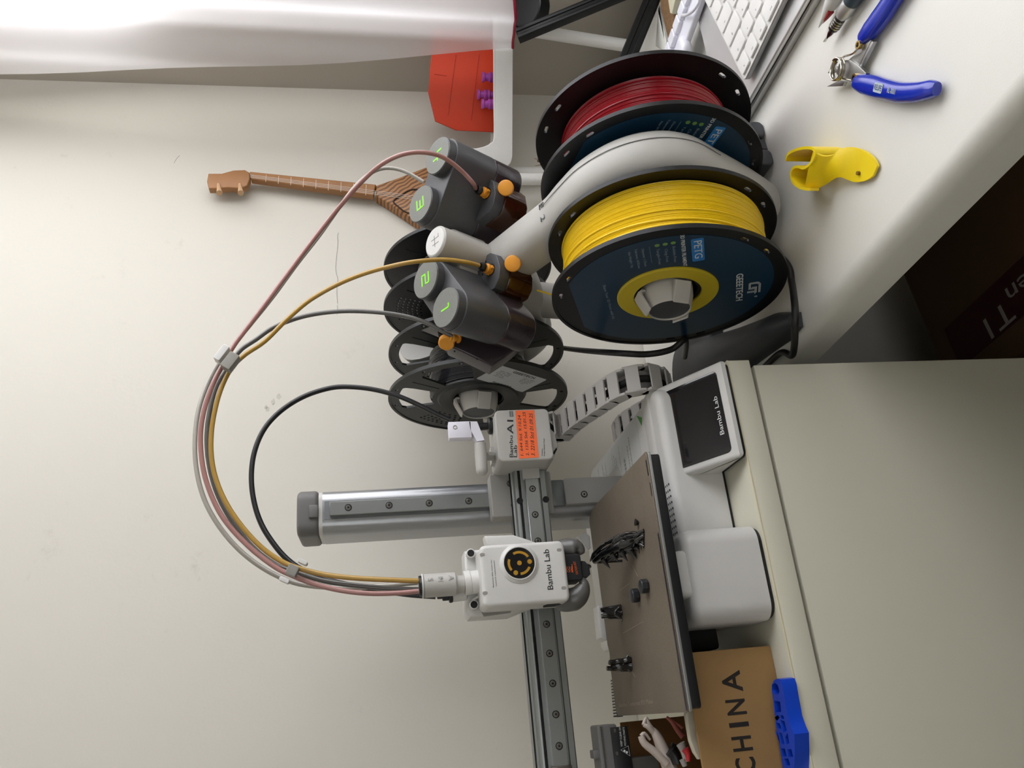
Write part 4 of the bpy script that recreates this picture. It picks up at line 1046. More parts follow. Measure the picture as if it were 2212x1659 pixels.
# clips holding the bundle
CG = 'tube clips on the filament bundle'
def clip(px, Y, ang, w, h, d, material, label, bars):
    c = aY(px[0], px[1], Y); t = thing('tube_clip', label, 'clip', c, CG)
    ux = aY(px[0]+cos(ang), px[1]+sin(ang), Y)-c; ux.normalize(); f = frame(c, (0, -1, 0), ux)
    for k, (dx, dy, ww, hh, m_) in enumerate(bars):
        MB(f).rbox(dx-ww/2, dx+ww/2, dy-hh/2, dy+hh/2, -d, d, 1.2, ax=2, bev=.5).build('clip_band', m_, t)
    return t
CW = mat('clip_white', 'D3D2CE', .45); CGY = mat('clip_grey', '8B8981', .5)
clip((490, 771), 80, radians(-52), 1, 1, 4.6, CW, 'larger grey and white clip gathering the tubes near the top', ((0, 4.6, 15, 6.0, CW), (-2.5, -5.5, 15, 9, CGY)))
clip((632, 1233), 91, radians(24), 1, 1, 3.6, CW, 'small pale clip on the tube bundle beside the column cap', ((0, 0, 8.5, 8.2, CGY), (4, 9, 8, 3.2, CW), (-2, -9, 8, 3.2, CW)))
# power cable behind and under the stand
p = [Vector((345, 330, -100)), aX(1215, 752, 322), aX(1265, 758, 312), aX(1340, 763, 302), aX(1400, 765, 297), aX(1450, 755, 300), aX(1480, 735, 312), Vector((345, 180, DESK+30)), Vector((400, 120, DESK+4)), Vector((420, 40, DESK+3)), Vector((380, 0, DESK+3))]
p += [aZ(1705, 590, DESK+3), aZ(1718, 640, DESK+3), aZ(1722, 690, DESK+3)]
q_ = aZ(1722, 700, DESK+28); 
p += [aZ(1721, 680, DESK+27), aZ(1724, 705, DESK+27), aZ(1718, 760, DESK+8), aZ(1708, 800, DESK+3), aZ(1700, 850, DESK+3)]
pp = [aX(1201, 749, 403.5), aX(1225, 753, 398), aX(1270, 758, 345), aX(1340, 763, 302), aX(1400, 765, 297), aX(1450, 755, 300), aX(1480, 735, 312), Vector((352, 200, DESK+36))]
tag(MB().tube(pp, 2.9, 12, smooth=8).build('power_cable', mat('cable_black_matte', '131314', .5)), 'black cable hanging behind the left rear spool down to the dark foot', 'cable')
p2 = [Vector((420, 60, DESK+4)), aZ(1697, 566, DESK+4), aZ(1710, 610, DESK+8), aZ(1716, 650, DESK+22), aZ(1718, 682, DESK+27.5), aZ(1717, 712, DESK+26), aZ(1716, 745, DESK+12), aZ(1710, 768, DESK+5), Vector((291.5, 62, DESK+3.4)), Vector((293, 105, DESK+3.3)), Vector((296, 150, DESK+3.3))]
tag(MB().tube(p2, 3.0, 12, smooth=8).build('power_cable', MATS['cable_black_matte']), 'black cable crossing over the dark foot beside the cabinet', 'cable')
# loose filament end between spool and stand
tag(MB().tube([aX(1160, 627, 385), aX(1190, 636, 378), aX(1215, 646, 372)], .9, 8, smooth=4).build('filament_strand', YEL), 'thin yellow filament strand feeding from the yellow spool', 'filament')

# ================================================================== prints standing on the build plate
PG = 'black prints on the build plate'
BP = mat('glossy_black_print', '0C0D0F', .16, spec=.7, coat=.5)
def print_root(name, label, c): return None
# tall twisted print
rnd = random.Random(5)
base = aZ(1392, 1166, 0); top = Vector((aY(1282, 1216, 108).x, 108, aY(1282, 1216, 108).z))
mb = MB(); spine = []
ctrl = [(aZ(1388, 1160, 1), 3), (aY(1368, 1166, 55), 9), (aY(1345, 1176, 66), 10.5), (aY(1325, 1186, 78), 10), (aY(1302, 1198, 92), 9), (aY(1284, 1212, 104), 6)]
cpts = catmull([c for c, r in ctrl], 8); crad = lambda t: (lambda k: ctrl[int(k)][1]*(1-(k % 1))+ctrl[min(int(k)+1, 5)][1]*(k % 1))(min(t*5, 4.999))
mb.tube(cpts, lambda t: crad(t)*.45, 12)
for s in range(24):   # sinews winding around the core
    a0 = rnd.uniform(0, 2*pi); tw = rnd.uniform(-2.2, 2.6); t0 = rnd.uniform(0, .45); t1 = t0+rnd.uniform(.3, .6); P = []
    for i in range(14):
        t = min(1, t0+(t1-t0)*i/13); c = cpts[int(t*(len(cpts)-1))]; R_ = crad(t)*rnd.uniform(.66, .74)
        a = a0+tw*i/13; P.append(c+Vector((cos(a)*R_*.9, sin(a)*R_*.6, sin(a+.6)*R_*.8)))
    mb.tube(P, lambda t: .45+1.25*sin(pi*min(.98, max(.02, t))), 8, smooth=2)
for (px, py, tx_, ty_, yy) in ((1396, 1178, 1402, 1188, 46), (1382, 1188, 1390, 1196, 52), (1370, 1198, 1378, 1207, 60), (1350, 1200, 1356, 1212, 68), (1330, 1204, 1336, 1214, 78), (1310, 1216, 1318, 1228, 92), (1380, 1136, 1388, 1130, 44)):
    a, b = aY(px-8, py-8, yy), aY(tx_, ty_, yy); mb.tube([a, a.lerp(b, .5), b], lambda t: 2.8*(1-t)+.25, 8)
for i in range(7):   # flared foot reaching down to the plate
    c = aZ(1392, 1145+i*6, 0.1); u = cpts[4]+Vector((rnd.uniform(-5, 5), rnd.uniform(-3, 3), rnd.uniform(-2, 3)))
    mb.tube([Vector((c.x, c.y, .3)), c.lerp(u, .5)+Vector((0, 0, 1)), u], lambda t: 1.2+1.3*t, 8, smooth=3)
for t in (.3, .45, .6, .75, .9):  # thin supports to the plate
    c = cpts[int(t*(len(cpts)-1))]; mb.tube([Vector((c.x-3, c.y+2, c.z)), Vector((c.x-3, c.y+3, 0))], 1.1, 6)
for v in mb.bm.verts: v.co.z = max(v.co.z, .05)
tag(mb.build('figure_print', BP, ang=60), 'tall glossy black print with ropy strands, leaning up to the nozzle', '3d print', PG)
def pad(px, label):
    c = aZ(px[0], px[1], 0); o = MB().prism([(c.x+5.7*cos(radians(22.5+45*i)), c.y+5.4*sin(radians(22.5+45*i))) for i in range(8)], .05, 6.2, bev=1.3).build('print_pad', mat('satin_black_print', '202226', .35))
    tag(o, label, '3d print', PG)
pad((1399, 1266), 'small eight-sided black pad nearer the front edge of the plate'); pad((1379, 1286), 'small eight-sided black pad just behind the other one')
def stub(bpx, tpx, n, seed, label, spread):
    c = aZ(bpx[0], bpx[1], 0); tp = aY(tpx[0], tpx[1], c.y+4); r = random.Random(seed); mb = MB(); H = tp.z
    for i in range(n):
        ox, oy = r.uniform(-spread, spread), r.uniform(-spread*.6, spread*.6); hh = H*r.uniform(.72, 1)
        P = [Vector((c.x+ox*(1-.25*k/5)+r.uniform(-.5, .5), c.y+oy+r.uniform(-.4, .4), hh*k/5)) for k in range(6)]
        mb.tube(P, lambda t: 2.6-.7*t, 8, smooth=3)
    mb.tube([Vector((c.x-spread, c.y-2, 2)), Vector((c.x-spread*.2, c.y-3, H*.35)), Vector((c.x+spread*.8, c.y-3, H*.1))], 1.3, 8, smooth=4)
    for i in range(6): a = r.uniform(0, 6.3); mb.tube([Vector((c.x+4*cos(a), c.y+3*sin(a), .3)), Vector((c.x+7*cos(a), c.y+5*sin(a), .2)), Vector((c.x+8.5*cos(a), c.y+6*sin(a), 1.2))], .22, 4)
    for v in mb.bm.verts: v.co.z = max(v.co.z, .05)
    tag(mb.build('limb_print', BP, ang=60), label, '3d print', PG)
stub((1342, 1322), (1292, 1322), 6, 2, 'short bundled black print in the middle of the plate', 4.4)
stub((1362, 1430), (1304, 1424), 6, 9, 'short split black print at the left part of the plate', 6.0)

# ================================================================== carton with china lettering, scraps, blue truss
box = thing('cardboard_box', 'open brown cardboard box printed CHINA, left of the printer', 'box', (-40, 90, CAB))
bx_r = 39.6; bz = aY(1492, 1500, 40).z; FL = (aY(1520, 1659, 40).z-aY(1490, 1405, 40).z)/(aY(1520, 1659, 40).x-aY(1490, 1405, 40).x)
MB().box(-140, bx_r, 39.5, 42.5, CAB+.3, bz, .6).build('front_panel', CARD, box)
MB().box(bx_r-3, bx_r, 42.5, 181.5, CAB+.3, bz-2, .4).build('side_panel', CARD, box)
MB().box(-140, -137, 42.5, 181.5, CAB+.3, bz-2, .4).build('side_panel', CARD, box)
zb = aY(1342, 1575, 182).z
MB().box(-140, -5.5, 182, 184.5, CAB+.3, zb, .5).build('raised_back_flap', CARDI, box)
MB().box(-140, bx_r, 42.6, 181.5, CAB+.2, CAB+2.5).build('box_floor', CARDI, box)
fp = [c_ for c_ in box.children if c_.name.startswith('front_panel')][0]
for ch_, yy in (('A', 1471.5), ('N', 1527), ('I', 1565), ('H', 1606), ('C', 1653)):
    xx = 1583+(yy-1471)*.167; c = aY(xx, yy, 39.4); hh = {'A': 46, 'N': 33, 'I': 10, 'H': 32, 'C': 34}[ch_]
    a, b = aY(xx, yy+hh/2, 39.4), aY(xx, yy-hh/2, 39.4)
    MB(frame(c, (0, -1, 0), (1, 0, 0))).text(ch_, 14.6, I4, .15, width=(b-a).length, bold=.35).build('lettering', mat('box_black_print', '1F1A15', .7), fp)
# scraps of support material in the box
SC_ = mat('pale_print_scrap', 'B3A79D', .5, bump=.1)
def scrap(strokes, m_, label, nm='support_scrap'):
    mb = MB()
    for r0, r1, P in strokes:
        mb.tube([aY(x, y, z) for x, y, z in P], (lambda t, a=r0, b=r1: a*(1-t)+b*t), 10, smooth=3)
    return tag(mb.build(nm, m_, ang=60), label, 'print scrap', 'scraps in the cardboard box')
scrap([(6.5, 2.2, [(1452, 1672, 100), (1432, 1620, 100), (1418, 1588, 100), (1408, 1575, 100)]), (2.2, 1.6, [(1408, 1575, 100), (1400, 1562, 100), (1396, 1552, 100)]), (2.6, 1.5, [(1412, 1582, 100), (1400, 1570, 98), (1390, 1566, 98)]), (1.5, 1.2, [(1390, 1566, 98), (1393, 1556, 99), (1397, 1550, 100)]), (3.2, 2.6, [(1440, 1650, 96), (1415, 1625, 96), (1392, 1606, 96), (1385, 1590, 96)]), (1.6, 1.0, [(1385, 1590, 96), (1392, 1584, 96), (1404, 1598, 98)])], SC_, 'pale branching scrap of printed support sticking up in the box')
scrap([(1.2, 2.6, [(1440, 1549, 110), (1452, 1560, 108), (1464, 1578, 106), (1476, 1592, 104)]), (1.0, 1.6, [(1452, 1557, 108), (1466, 1566, 107), (1474, 1574, 106)])], mat('salmon_scrap', 'A65C50', .5), 'thin salmon-pink scrap leaning in the box')
scrap([(5, 4, [(1448, 1620, 92), (1458, 1632, 92), (1464, 1650, 92)]), (3, 2.4, [(1450, 1612, 94), (1462, 1616, 94)])], BLACK, 'black blocky scrap low in the box')
for k, px in enumerate(((1460, 1624), (1464, 1628))):
    pass
scrap([(3.6, 2.4, [(1470, 1606, 76), (1478, 1622, 76), (1484, 1645, 76)]), (2.5, 2, [(1474, 1640, 76), (1480, 1655, 76)])], mat('grey_scrap', '9A948E', .5), 'small grey scrap resting beside the black one')
scrap([(3, 1.5, [(1480, 1618, 68), (1486, 1630, 68), (1487, 1645, 68)])], mat('red_scrap', 'B3202A', .45), 'small red scrap near the front of the box')
# bowl-like white drum wall inside the box
cwh = mat('ivory_plastic', 'CFC8B6', .45)
def drum(u, v):
    a = radians(150+95*u); return Vector((24-60+38*cos(a)+38, 88+34*sin(a), CAB+4+v*(bz-CAB+8)))
P = [(1478, 1544), (1482, 1570), (1487, 1600), (1496, 1625), (1506, 1640)]
pts = [aY(x, y, 62) for x, y in P]
pts2 = [(p.x, p.z) for p in pts]+[(aY(1512, 1640, 62).x, CAB+8), (aY(1500, 1535, 62).x, CAB+8), (aY(1490, 1530, 62).x, aY(1484, 1536, 62).z)]
tag(MB().prism(pts2, 58, 64, bev=1.2, M=XZ).build('curved_shell', cwh), 'ivory curved plastic shell inside the box', 'plastic part')
# blue truss-like print lying at the cabinet edge
tr0 = thing('truss_print', 'blue plastic plate with triangular cut-outs at the cabinet edge', '3d print', (-20, 25, CAB))
zt = CAB+11
def tz(x, y): v = aZ(x, y, zt); return (v.x, min(v.y, 38.9))
left_ = [(1667, 1490), (1668, 1478), (1671, 1470), (1678, 1466)]
mid_ = [(1686, 1468), (1690, 1480), (1694, 1504), (1702, 1549), (1709, 1570), (1716, 1586), (1717, 1620), (1716, 1659), (1714, 1700)]
outl = [tz(*p) for p in [(1690, 1700), (1689, 1645), (1684, 1610), (1677, 1575), (1672, 1530)]+left_+mid_]
holes = [[tz(*p) for p in h] for h in (
    [(1669, 1481), (1674, 1477), (1679, 1482), (1682, 1492), (1680, 1498), (1672, 1496), (1669, 1490)], [(1674, 1516), (1684, 1518), (1686, 1536), (1676, 1536)],
    [(1674, 1550), (1680, 1546), (1683, 1550), (1679, 1556)], [(1686, 1546), (1691, 1546), (1693, 1552), (1688, 1553)],
    [(1677, 1562), (1684, 1564), (1687, 1575), (1680, 1572)], [(1687, 1558), (1694, 1560), (1698, 1576), (1692, 1580)],
    [(1676, 1582), (1680, 1586), (1684, 1600), (1680, 1596)], [(1684, 1584), (1689, 1586), (1694, 1606), (1688, 1604)], [(1697, 1594), (1701, 1586), (1704, 1604), (1699, 1606)],
    [(1688, 1618), (1695, 1619), (1698, 1632), (1691, 1632)], [(1702, 1620), (1709, 1620), (1712, 1634), (1704, 1633)], [(1695, 1640), (1702, 1640), (1706, 1652), (1698, 1652)])]
holes = [[(sum(p[0] for p in h)/len(h)+(q[0]-sum(p[0] for p in h)/len(h))*1.25, sum(p[1] for p in h)/len(h)+(q[1]-sum(p[1] for p in h)/len(h))*1.25) for q in h] for h in holes]
MB().flat([outl]+holes, CAB+.2, zt).build('plate_body', BLUEP, tr0)
# ================================================================== desk top things
Dz = DESK
def dz2(x, y, h=0.): v = aZ(x, y, Dz+h); return v
# closed laptop with the keyboard standing on it
lap_e0, lap_e1 = dz2(1627, 241, 3), dz2(1768, 0, 3)
ed = (lap_e1-lap_e0).normalized()              # along the front edge, towards the camera
inn = Vector((-ed.y, ed.x, 0)); inn = inn if inn.x > 0 else -inn
L0 = lap_e0-ed*40
lf = Matrix((-ed, -inn if False else inn, Vector((0, 0, 1)))).transposed().to_4x4(); lf.translation = L0
lap = thing('laptop', 'closed silver laptop under the white keyboard', 'laptop', L0+inn*110)
f_l = Matrix((ed, inn, Vector((0, 0, 1)))).transposed().to_4x4(); f_l.translation = (L0.x, L0.y, Dz)
MB(f_l).rbox(0, 330, 0, 225, .4, 7.6, 8, ax=2, bev=1.5).build('laptop_base', SILV, lap)
MB(f_l).rbox(2, 328, 2, 223, 7.4, 9.0, 8, ax=2).build('lid_gap', BLACKM, lap)
MB(f_l).rbox(0, 330, .3, 225, 8.8, 14, 8, ax=2, bev=1.8).build('laptop_lid', mat('lid_silver_lit', 'DADADA', .38, .55), lap)  # paler than the base: window reflection is put into the colour
# keyboard: front corner and direction read off the photograph
kz = Dz+21.8
k0 = aZ(1608, 177, kz)
kd = Vector((.098, -.995, 0)).normalized(); ka_ = radians(6.5)
ki = Vector((.995, .098, 0))*cos(ka_)+Vector((0, 0, sin(ka_)))
kb = thing('keyboard', 'white low-profile keyboard with square white keys', 'keyboard', k0+ki*60+kd*100)
kf = Matrix((kd, ki, kd.cross(ki))).transposed().to_4x4(); kf.translation = k0
kw_ = 118.
MB(kf).rbox(0, 290, 0, kw_, -5.2, -.2, 5, ax=2, bev=1).build('keyboard_case', SILV, kb)
MB(kf).rbox(.8, 289, .8, kw_-.8, -.6, .2, 4, ax=2).build('key_deck', KEYW, kb)
MB(kf).cyl((4, kw_-14, -9.5), (286, kw_-14, -9.5), 7, n=24, bev=1).build('battery_foot', SILV, kb)
pitch = 19.0
rows = [(5.0, [(0, 22), (22.5, 16.5), (40.5, 16.5), (58.5, 22), (82, 22), (105.5, 95)]),
        ]
# rows from the front edge: bottom row first. x runs along the front edge from the far end towards the camera
legends = {0: ['fn', 'ctrl', 'alt', 'cmd', '', ''], 1: ['⇧', '<', 'Y', 'X', 'C', 'V', 'B', 'N'], 2: ['⇪', 'A', 'S', 'D', 'F', 'G', 'H', 'J'], 3: ['⇥', 'Q', 'W', 'E', 'R', 'T', 'Z', 'U'], 4: ['^', '1', '2', '3', '4', '5', '6', '7'], 5: ['esc', 'F1', 'F2', 'F3', 'F4', 'F5', 'F6', 'F7']}
KEYC = mat('key_cap_white', 'E6E5E2', .45)
def keyrow(r):
    y0 = 4.0+r*pitch; h = 16.2 if r < 5 else 9
    if r == 0: ws = [16, 16, 16, 22, 90, 20, 16]
    elif r == 1: ws = [24]+[16]*12
    elif r == 2: ws = [29]+[16]*11
    elif r == 3: ws = [25]+[16]*12
    elif r == 4: ws = [16]*13+[24]
    else: ws = [16]*15
    x = 4.
    for i, w_ in enumerate(ws):
        if x+w_ > 286: break
        k = MB(kf).rbox(x, x+w_, y0, y0+h, .1, 2.2, 2.0, ax=2, bev=.4, n=3).build('key', KEYC, kb)
        lg = legends[r][i] if i < len(legends[r]) else ''
        if lg and x < 175:
            MB(kf @ Matrix.Translation((x+w_/2-(2 if len(lg) < 2 else 0), y0+4, 2.2))).text(lg, 2.2 if len(lg) == 1 else 1.7, I4, .06).build('legend', INKG, k)
        x += w_+3
for r in range(6): keyrow(r)

# white cable organiser: ribbed blocks, a ridge, and a looped cable
WHB = mat('glossy_white_plastic', 'E9E9F2', .3)
oz = kz+3
org = thing('cable_organiser', 'glossy white ribbed cable organiser with a cable loop, behind the keyboard', 'cable organiser', aZ(1480, 60, oz))
oa, ob = aZ(1452, 106, oz), aZ(1510, -60, oz); od = (ob-oa).normalized(); on_ = Vector((-od.y, od.x, 0)); on_ = on_ if on_.x > 0 else -on_
of = Matrix((od, on_, Vector((0, 0, 1)))).transposed().to_4x4(); of.translation = oa
seg = (aZ(1467, 85, oz)-aZ(1478, 56, oz)).length
for i in range(-1, 6):
    mb = MB(of); mb.rbox(i*seg+.7, (i+1)*seg-.7, 0, 15, -9.5, 3, 2.5, ax=2, bev=1.4)
    k = mb.build('rib_block', WHB, org)
MB(of).rbox(-seg, 6*seg, -22, 6, -9.5, -2, 5, ax=2, bev=3).build('organiser_body', WHB, org)
MB(of).rbox(-seg, 1.6*seg, -34, -8, -9.5, 2.5, 9, ax=2, bev=5).build('rounded_housing', WHB, org)
tag(MB().tube([aZ(1473, 33, oz+3), aZ(1484, 32, oz+4), aZ(1495, 25, oz+4), aZ(1504, 14, oz+2), aZ(1510, 0, oz), aZ(1513, -30, oz)], 1.7, 10, smooth=5).build('white_cable', mat('cable_white', 'DCDBE0', .35)), 'short white cable bending over the organiser', 'cable')
# cork block and cream block behind it
c0 = aZ(1442, 40, Dz+20)
CORK = mat('cork', '7C5E3F', .9, var=.5, scale=300, bump=.5)
tag(MB().prism([(v.x, v.y) for v in (aZ(1424, -20, Dz+12), aZ(1427, 18, Dz+12), aZ(1443, 84, Dz+12), aZ(1456, 60, Dz+12), aZ(1452, -20, Dz+12))], Dz+.3, Dz+12, bev=.8).build('cork_board', CORK), 'brown cork board scrap behind the white organiser', 'cork')
tag(MB().prism([(v.x, v.y) for v in (aZ(1440, -20, Dz+24), aZ(1447, 28, Dz+24), aZ(1451, 30, Dz+24), aZ(1462, -20, Dz+24))], Dz+12.2, Dz+24, bev=1).build('cream_block', mat('cream_block', 'CFCBB2', .5)), 'cream block lying on the cork scrap', 'block')
tag(MB().prism([(v.x, v.y) for v in (aZ(1415, 100, Dz+13), aZ(1423, 10, Dz+13), aZ(1422, 20, Dz+13), aZ(1437, 88, Dz+13), aZ(1436, 112, Dz+13))], Dz+.3, Dz+13, bev=1.5).build('white_block', mat('white_block', 'DEDFD8', .4)), 'white block between the red spool and the black bar', 'block')

# black articulated arm in front of the side wall
arm_ = thing('lamp_arm', 'black articulated lamp arm with a round joint under the curtain hem', 'lamp', aZ(1400, 60, Dz))
ALK = mat('arm_black', '0D0F10', .4, spec=.3)
ya_ = 215.
j = aY(1143, 20, ya_)
MB(frame(j, Vector((-.25, -.55, .8)), (1, 0, 0))).lathe([(0, 7), (24, 7), (25, 8), (27, 7), (27.5, 4), (27.5, -10), (24, -13), (0, -13)], 48).build('joint_disc', ALK, arm_)
def bar(p, q, w, d, y0, y1, nm):
    a, b = aY(p[0], p[1], y0), aY(q[0], q[1], y1); t = (b-a).normalized(); f = frame(a, t, (0, 1, 0)); L = (b-a).length
    mb = MB(f); mb.rbox(-d/2, d/2, -w/2, -w*.12, 0, L, 1.5, ax=2, n=3); mb.rbox(-d/2, d/2, w*.12, w/2, 0, L, 1.5, ax=2, n=3); mb.box(-d/2+1.5, d/2-1.5, -w*.2, w*.2, 1, L-1)
    return mb.build(nm, ALK, arm_)
bar((1118, 78), (1390, -34), 17, 12, ya_-6, 140, 'upper_bar')
bar((1346, 150), (1410, -4), 20, 14, 160, 138, 'lower_bar')
jj = aY(1386, -56, 138); MB(frame(jj, (0, -1, 0), (1, 0, 0))).cyl((0, 0, -10), (0, 0, 10), 17, n=32, bev=1).build('joint_disc', ALK, arm_)
bs = aZ(1436, -70, Dz); MB().cyl((bs.x, bs.y, Dz+.3), (bs.x, bs.y, Dz+9), 32, n=48, bev=2).build('lamp_base', ALK, arm_)

# flush cutter lying on the desk
cut = thing('flush_cutter', 'blue-handled steel flush cutter lying open on the desk', 'cutter', dz2(1870, 120))
def dp(x, y, h): v = aZ(x, y, Dz+h); return v
def slab(pts, z0, z1, m_, nm, bev=.5, par=None, lab=None):
    zt_ = z1; return MB().prism([(aZ(x, y, Dz+z1).x, aZ(x, y, Dz+z1).y) for x, y in pts], Dz+z0, Dz+z1, bev=bev).build(nm, m_, par, label=lab)
def handle(cl, wd, z, nm, lab):
    # grip: flattened tube along centre line, radius from wd
    P = catmull([dp(x, y, z) for x, y in cl], 6); N = len(P); n = 16; bm = bmesh.new(); R_ = []
    for i, p in enumerate(P):
        t = (P[min(i+1, N-1)]-P[max(i-1, 0)]).normalized(); x = Vector((-t.y, t.x, 0)).normalized(); s = i/(N-1)
        k = s*(len(wd)-1); w_ = wd[int(k)]*(1-k % 1)+wd[min(int(k)+1, len(wd)-1)]*(k % 1); hh = min(5.6, w_*.8)
        R_.append([bm.verts.new(p+x*(w_*abs(cos(2*pi*j/n))**.8*(1 if cos(2*pi*j/n) > 0 else -1))+Vector((0, 0, hh*abs(sin(2*pi*j/n))**.8*(1 if sin(2*pi*j/n) > 0 else -1)))) for j in range(n)])
    for a in range(N-1):
        for j in range(n): bm.faces.new((R_[a][j], R_[a][(j+1) % n], R_[a+1][(j+1) % n], R_[a+1][j]))
    bm.faces.new(R_[0][::-1]); bm.faces.new(R_[-1]); bmesh.ops.recalc_face_normals(bm, faces=bm.faces)
    return MB()._add(bm).build(nm, BLUEG, cut, ang=60, label=lab)
h1 = handle([(1852, 177), (1870, 182), (1890, 187), (1915, 194), (1945, 200), (1980, 199), (2010, 193), (2024, 192)], [5.5, 7.2, 7.6, 7.2, 7.0, 6.6, 6.0, 4.2], 6.2, 'grip', None)
handle([(1863, 84), (1880, 66), (1897, 44), (1913, 22), (1935, -12), (1960, -50)], [5.0, 7.2, 7.8, 7.8, 7.4, 7.0], 6.2, 'grip', None)
STC = mat('cutter_steel', 'A9A9A6', .32, .9)
slab([(1812, 138), (1822, 130), (1836, 129), (1852, 140), (1871, 158), (1860, 176), (1846, 173), (1820, 172), (1806, 160)], 5, 8.2, STC, 'pivot_plate', .4, cut)
slab([(1853, 138), (1880, 88), (1887, 90), (1860, 144)], 3.2, 6.4, STC, 'shank', .4, cut)
slab([(1832, 130), (1845, 118), (1858, 96), (1866, 88), (1882, 86), (1856, 142), (1845, 136)], 4, 6.8, STC, 'shank', .4, cut)
slab([(1787, 158), (1792, 151), (1806, 143), (1812, 152), (1804, 157)], 4, 7, STC, 'jaw', .5, cut)
slab([(1786, 187), (1812, 173), (1824, 176), (1820, 186)], 4, 7, STC, 'jaw', .5, cut)
mb = MB()
P = [dp(1857, 99, 9), dp(1850, 108, 10), dp(1842, 116, 10), dp(1824, 122, 10), dp(1814, 130, 10)]
mb.tube(P, .75, 8, smooth=4)
c_ = dp(1815, 150, 9.5); 
mb.tube([c_+Vector((8.0*cos(t), 8.0*sin(t), .3+t*.22)) for t in [i*.25 for i in range(76)]], .75, 8)
mb.tube([dp(1816, 168, 9.5), dp(1832, 172, 9.5), dp(1848, 175, 9.5)], .75, 8, smooth=4)
mb.build('return_spring', mat('spring_steel', 'B4AFA2', .2, 1.), cut)
for x, y in ((1859, 97), (1850, 168)):
    q = dp(x, y, 8); MB().lathe([(1.7, 0), (3.0, 0), (3.2, .8), (3.0, 2.6), (1.7, 2.6)], 24, Matrix.Translation(q), close=True).build('spring_eyelet', mat('brass', 'C9AE72', .25, 1.), cut)
cc = dp(1906, 190, 11.9)
gx_ = (dp(1940, 201, 11.9)-dp(1885, 186, 11.9)); gx_.z = 0; gx_.normalize()
gf = frame(dp(1897, 190, 11.7), (0, 0, 1), gx_)
MB(gf).rbox(-5.2, 5.2, -3.2, 3.2, -.6, .35, 1, ax=2).build('maker_panel', mat('panel_pale', 'AEBCC2', .4), h1)
MB(gf @ Matrix.Translation((0, 0, .35))).text('RELIFE', 3.6, I4, .08, width=9, bold=.05).build('lettering', mat('navy_print', '0A1A66', .5), h1)
gf2 = frame(dp(1926, 197, 11.7), (0, 0, 1), gx_)
MB(gf2 @ Matrix.Translation((0, 0, .2))).text('RL-0001', 3.6, I4, .1, width=9.6, bold=.03).build('lettering', mat('pale_print', 'AEBCC2', .4), h1)

# hobby knife and white pen at the top of the picture
kn_ = thing('hobby_knife', 'slim black and silver hobby knife pointing away, beside the blue cutter', 'knife', dz2(1830, 30))
A0, A1 = dp(1786, 83, 6.9), dp(1862, -30, 6.9); ka = (A1-A0).normalized()
kf_ = frame(A0, ka, (0, 0, 1))
MB(kf_).lathe([(0, 0), (.5, 0), (.9, 1.5), (1.6, 3.4), (2.1, 5.4), (2.3, 8), (3.4, 10)], 16).build('blade_holder', mat('dark_red_steel', '3A1518', .3, .7), kn_)
MB(kf_).box(-.9, 1.2, -.3, .3, -3.6, 3, .1, 1).build('blade', STEEL, kn_)
MB(kf_).lathe([(3.2, 9), (3.9, 10), (4.2, 22), (4.4, 23)], 24).build('collet_grip', BLACK, kn_)
for z in (12, 14.2, 16.4, 18.6): MB(kf_).lathe([(3.9, z), (4.5, z+.3), (4.5, z+.9), (3.9, z+1.2)], 24).build('grip_ring', STEEL, kn_)
MB(kf_).lathe([(4.2, 22), (6.0, 26), (6.2, 34), (6.1, 36)], 24).build('metal_sleeve', SILV, kn_)
MB(kf_).lathe([(5.9, 35), (6.4, 38), (6.6, 70), (0, 72)], 24).build('knife_handle', mat('slate_blue_grip', '33424C', .4), kn_)
pn_ = thing('marker_pen', 'white pen with a dark red tip band, partly out of the picture', 'pen', dz2(1790, 20))
A0, A1 = dp(1768, 60, 6.8), dp(1816, -30, 6.8); pf = frame(A0, A1-A0, (0, 0, 1))
MB(pf).lathe([(0, 0), (.4, .3), (1.6, 6), (5.2, 20), (6.4, 26), (6.4, 80), (0, 80)], 24).build('pen_body', WHITE, pn_)
a_, b_ = dp(1776, 52, 4), dp(1802, 12, 9); MB().tube([dp(1777, 50, 5), dp(1786, 38, 7), dp(1795, 24, 7)], lambda t: .5+2.2*t, 12).build('pen_clip', mat('dark_red_plastic', '8E1B22', .4), pn_)

# yellow printed clip: a curled strip ending in a flat round tongue
cl = thing('curled_clip', 'yellow printed curled clip standing on the desk near the spools', 'clip', dz2(1800, 365))
def clipmesh():
    # outer sleeve: a roll of strip standing almost upright, open at one side, twisting into the tongue
    sec = []
    base_ = dp(1745, 395, 0)
    rows_ = []
    top = [(1694, 345), (1700, 332), (1716, 322), (1738, 317), (1757, 319), (1763, 330), (1757, 345), (1746, 358), (1736, 366), (1720, 363), (1707, 368)]
    bot = [(1790, 352), (1786, 342), (1790, 332), (1806, 322), (1830, 318), (1856, 318), (1878, 328), (1895, 345), (1900, 362), (1892, 380), (1870, 391)]
    return top, bot
def lift(x, y, h): return aZ(x, y, Dz+h)
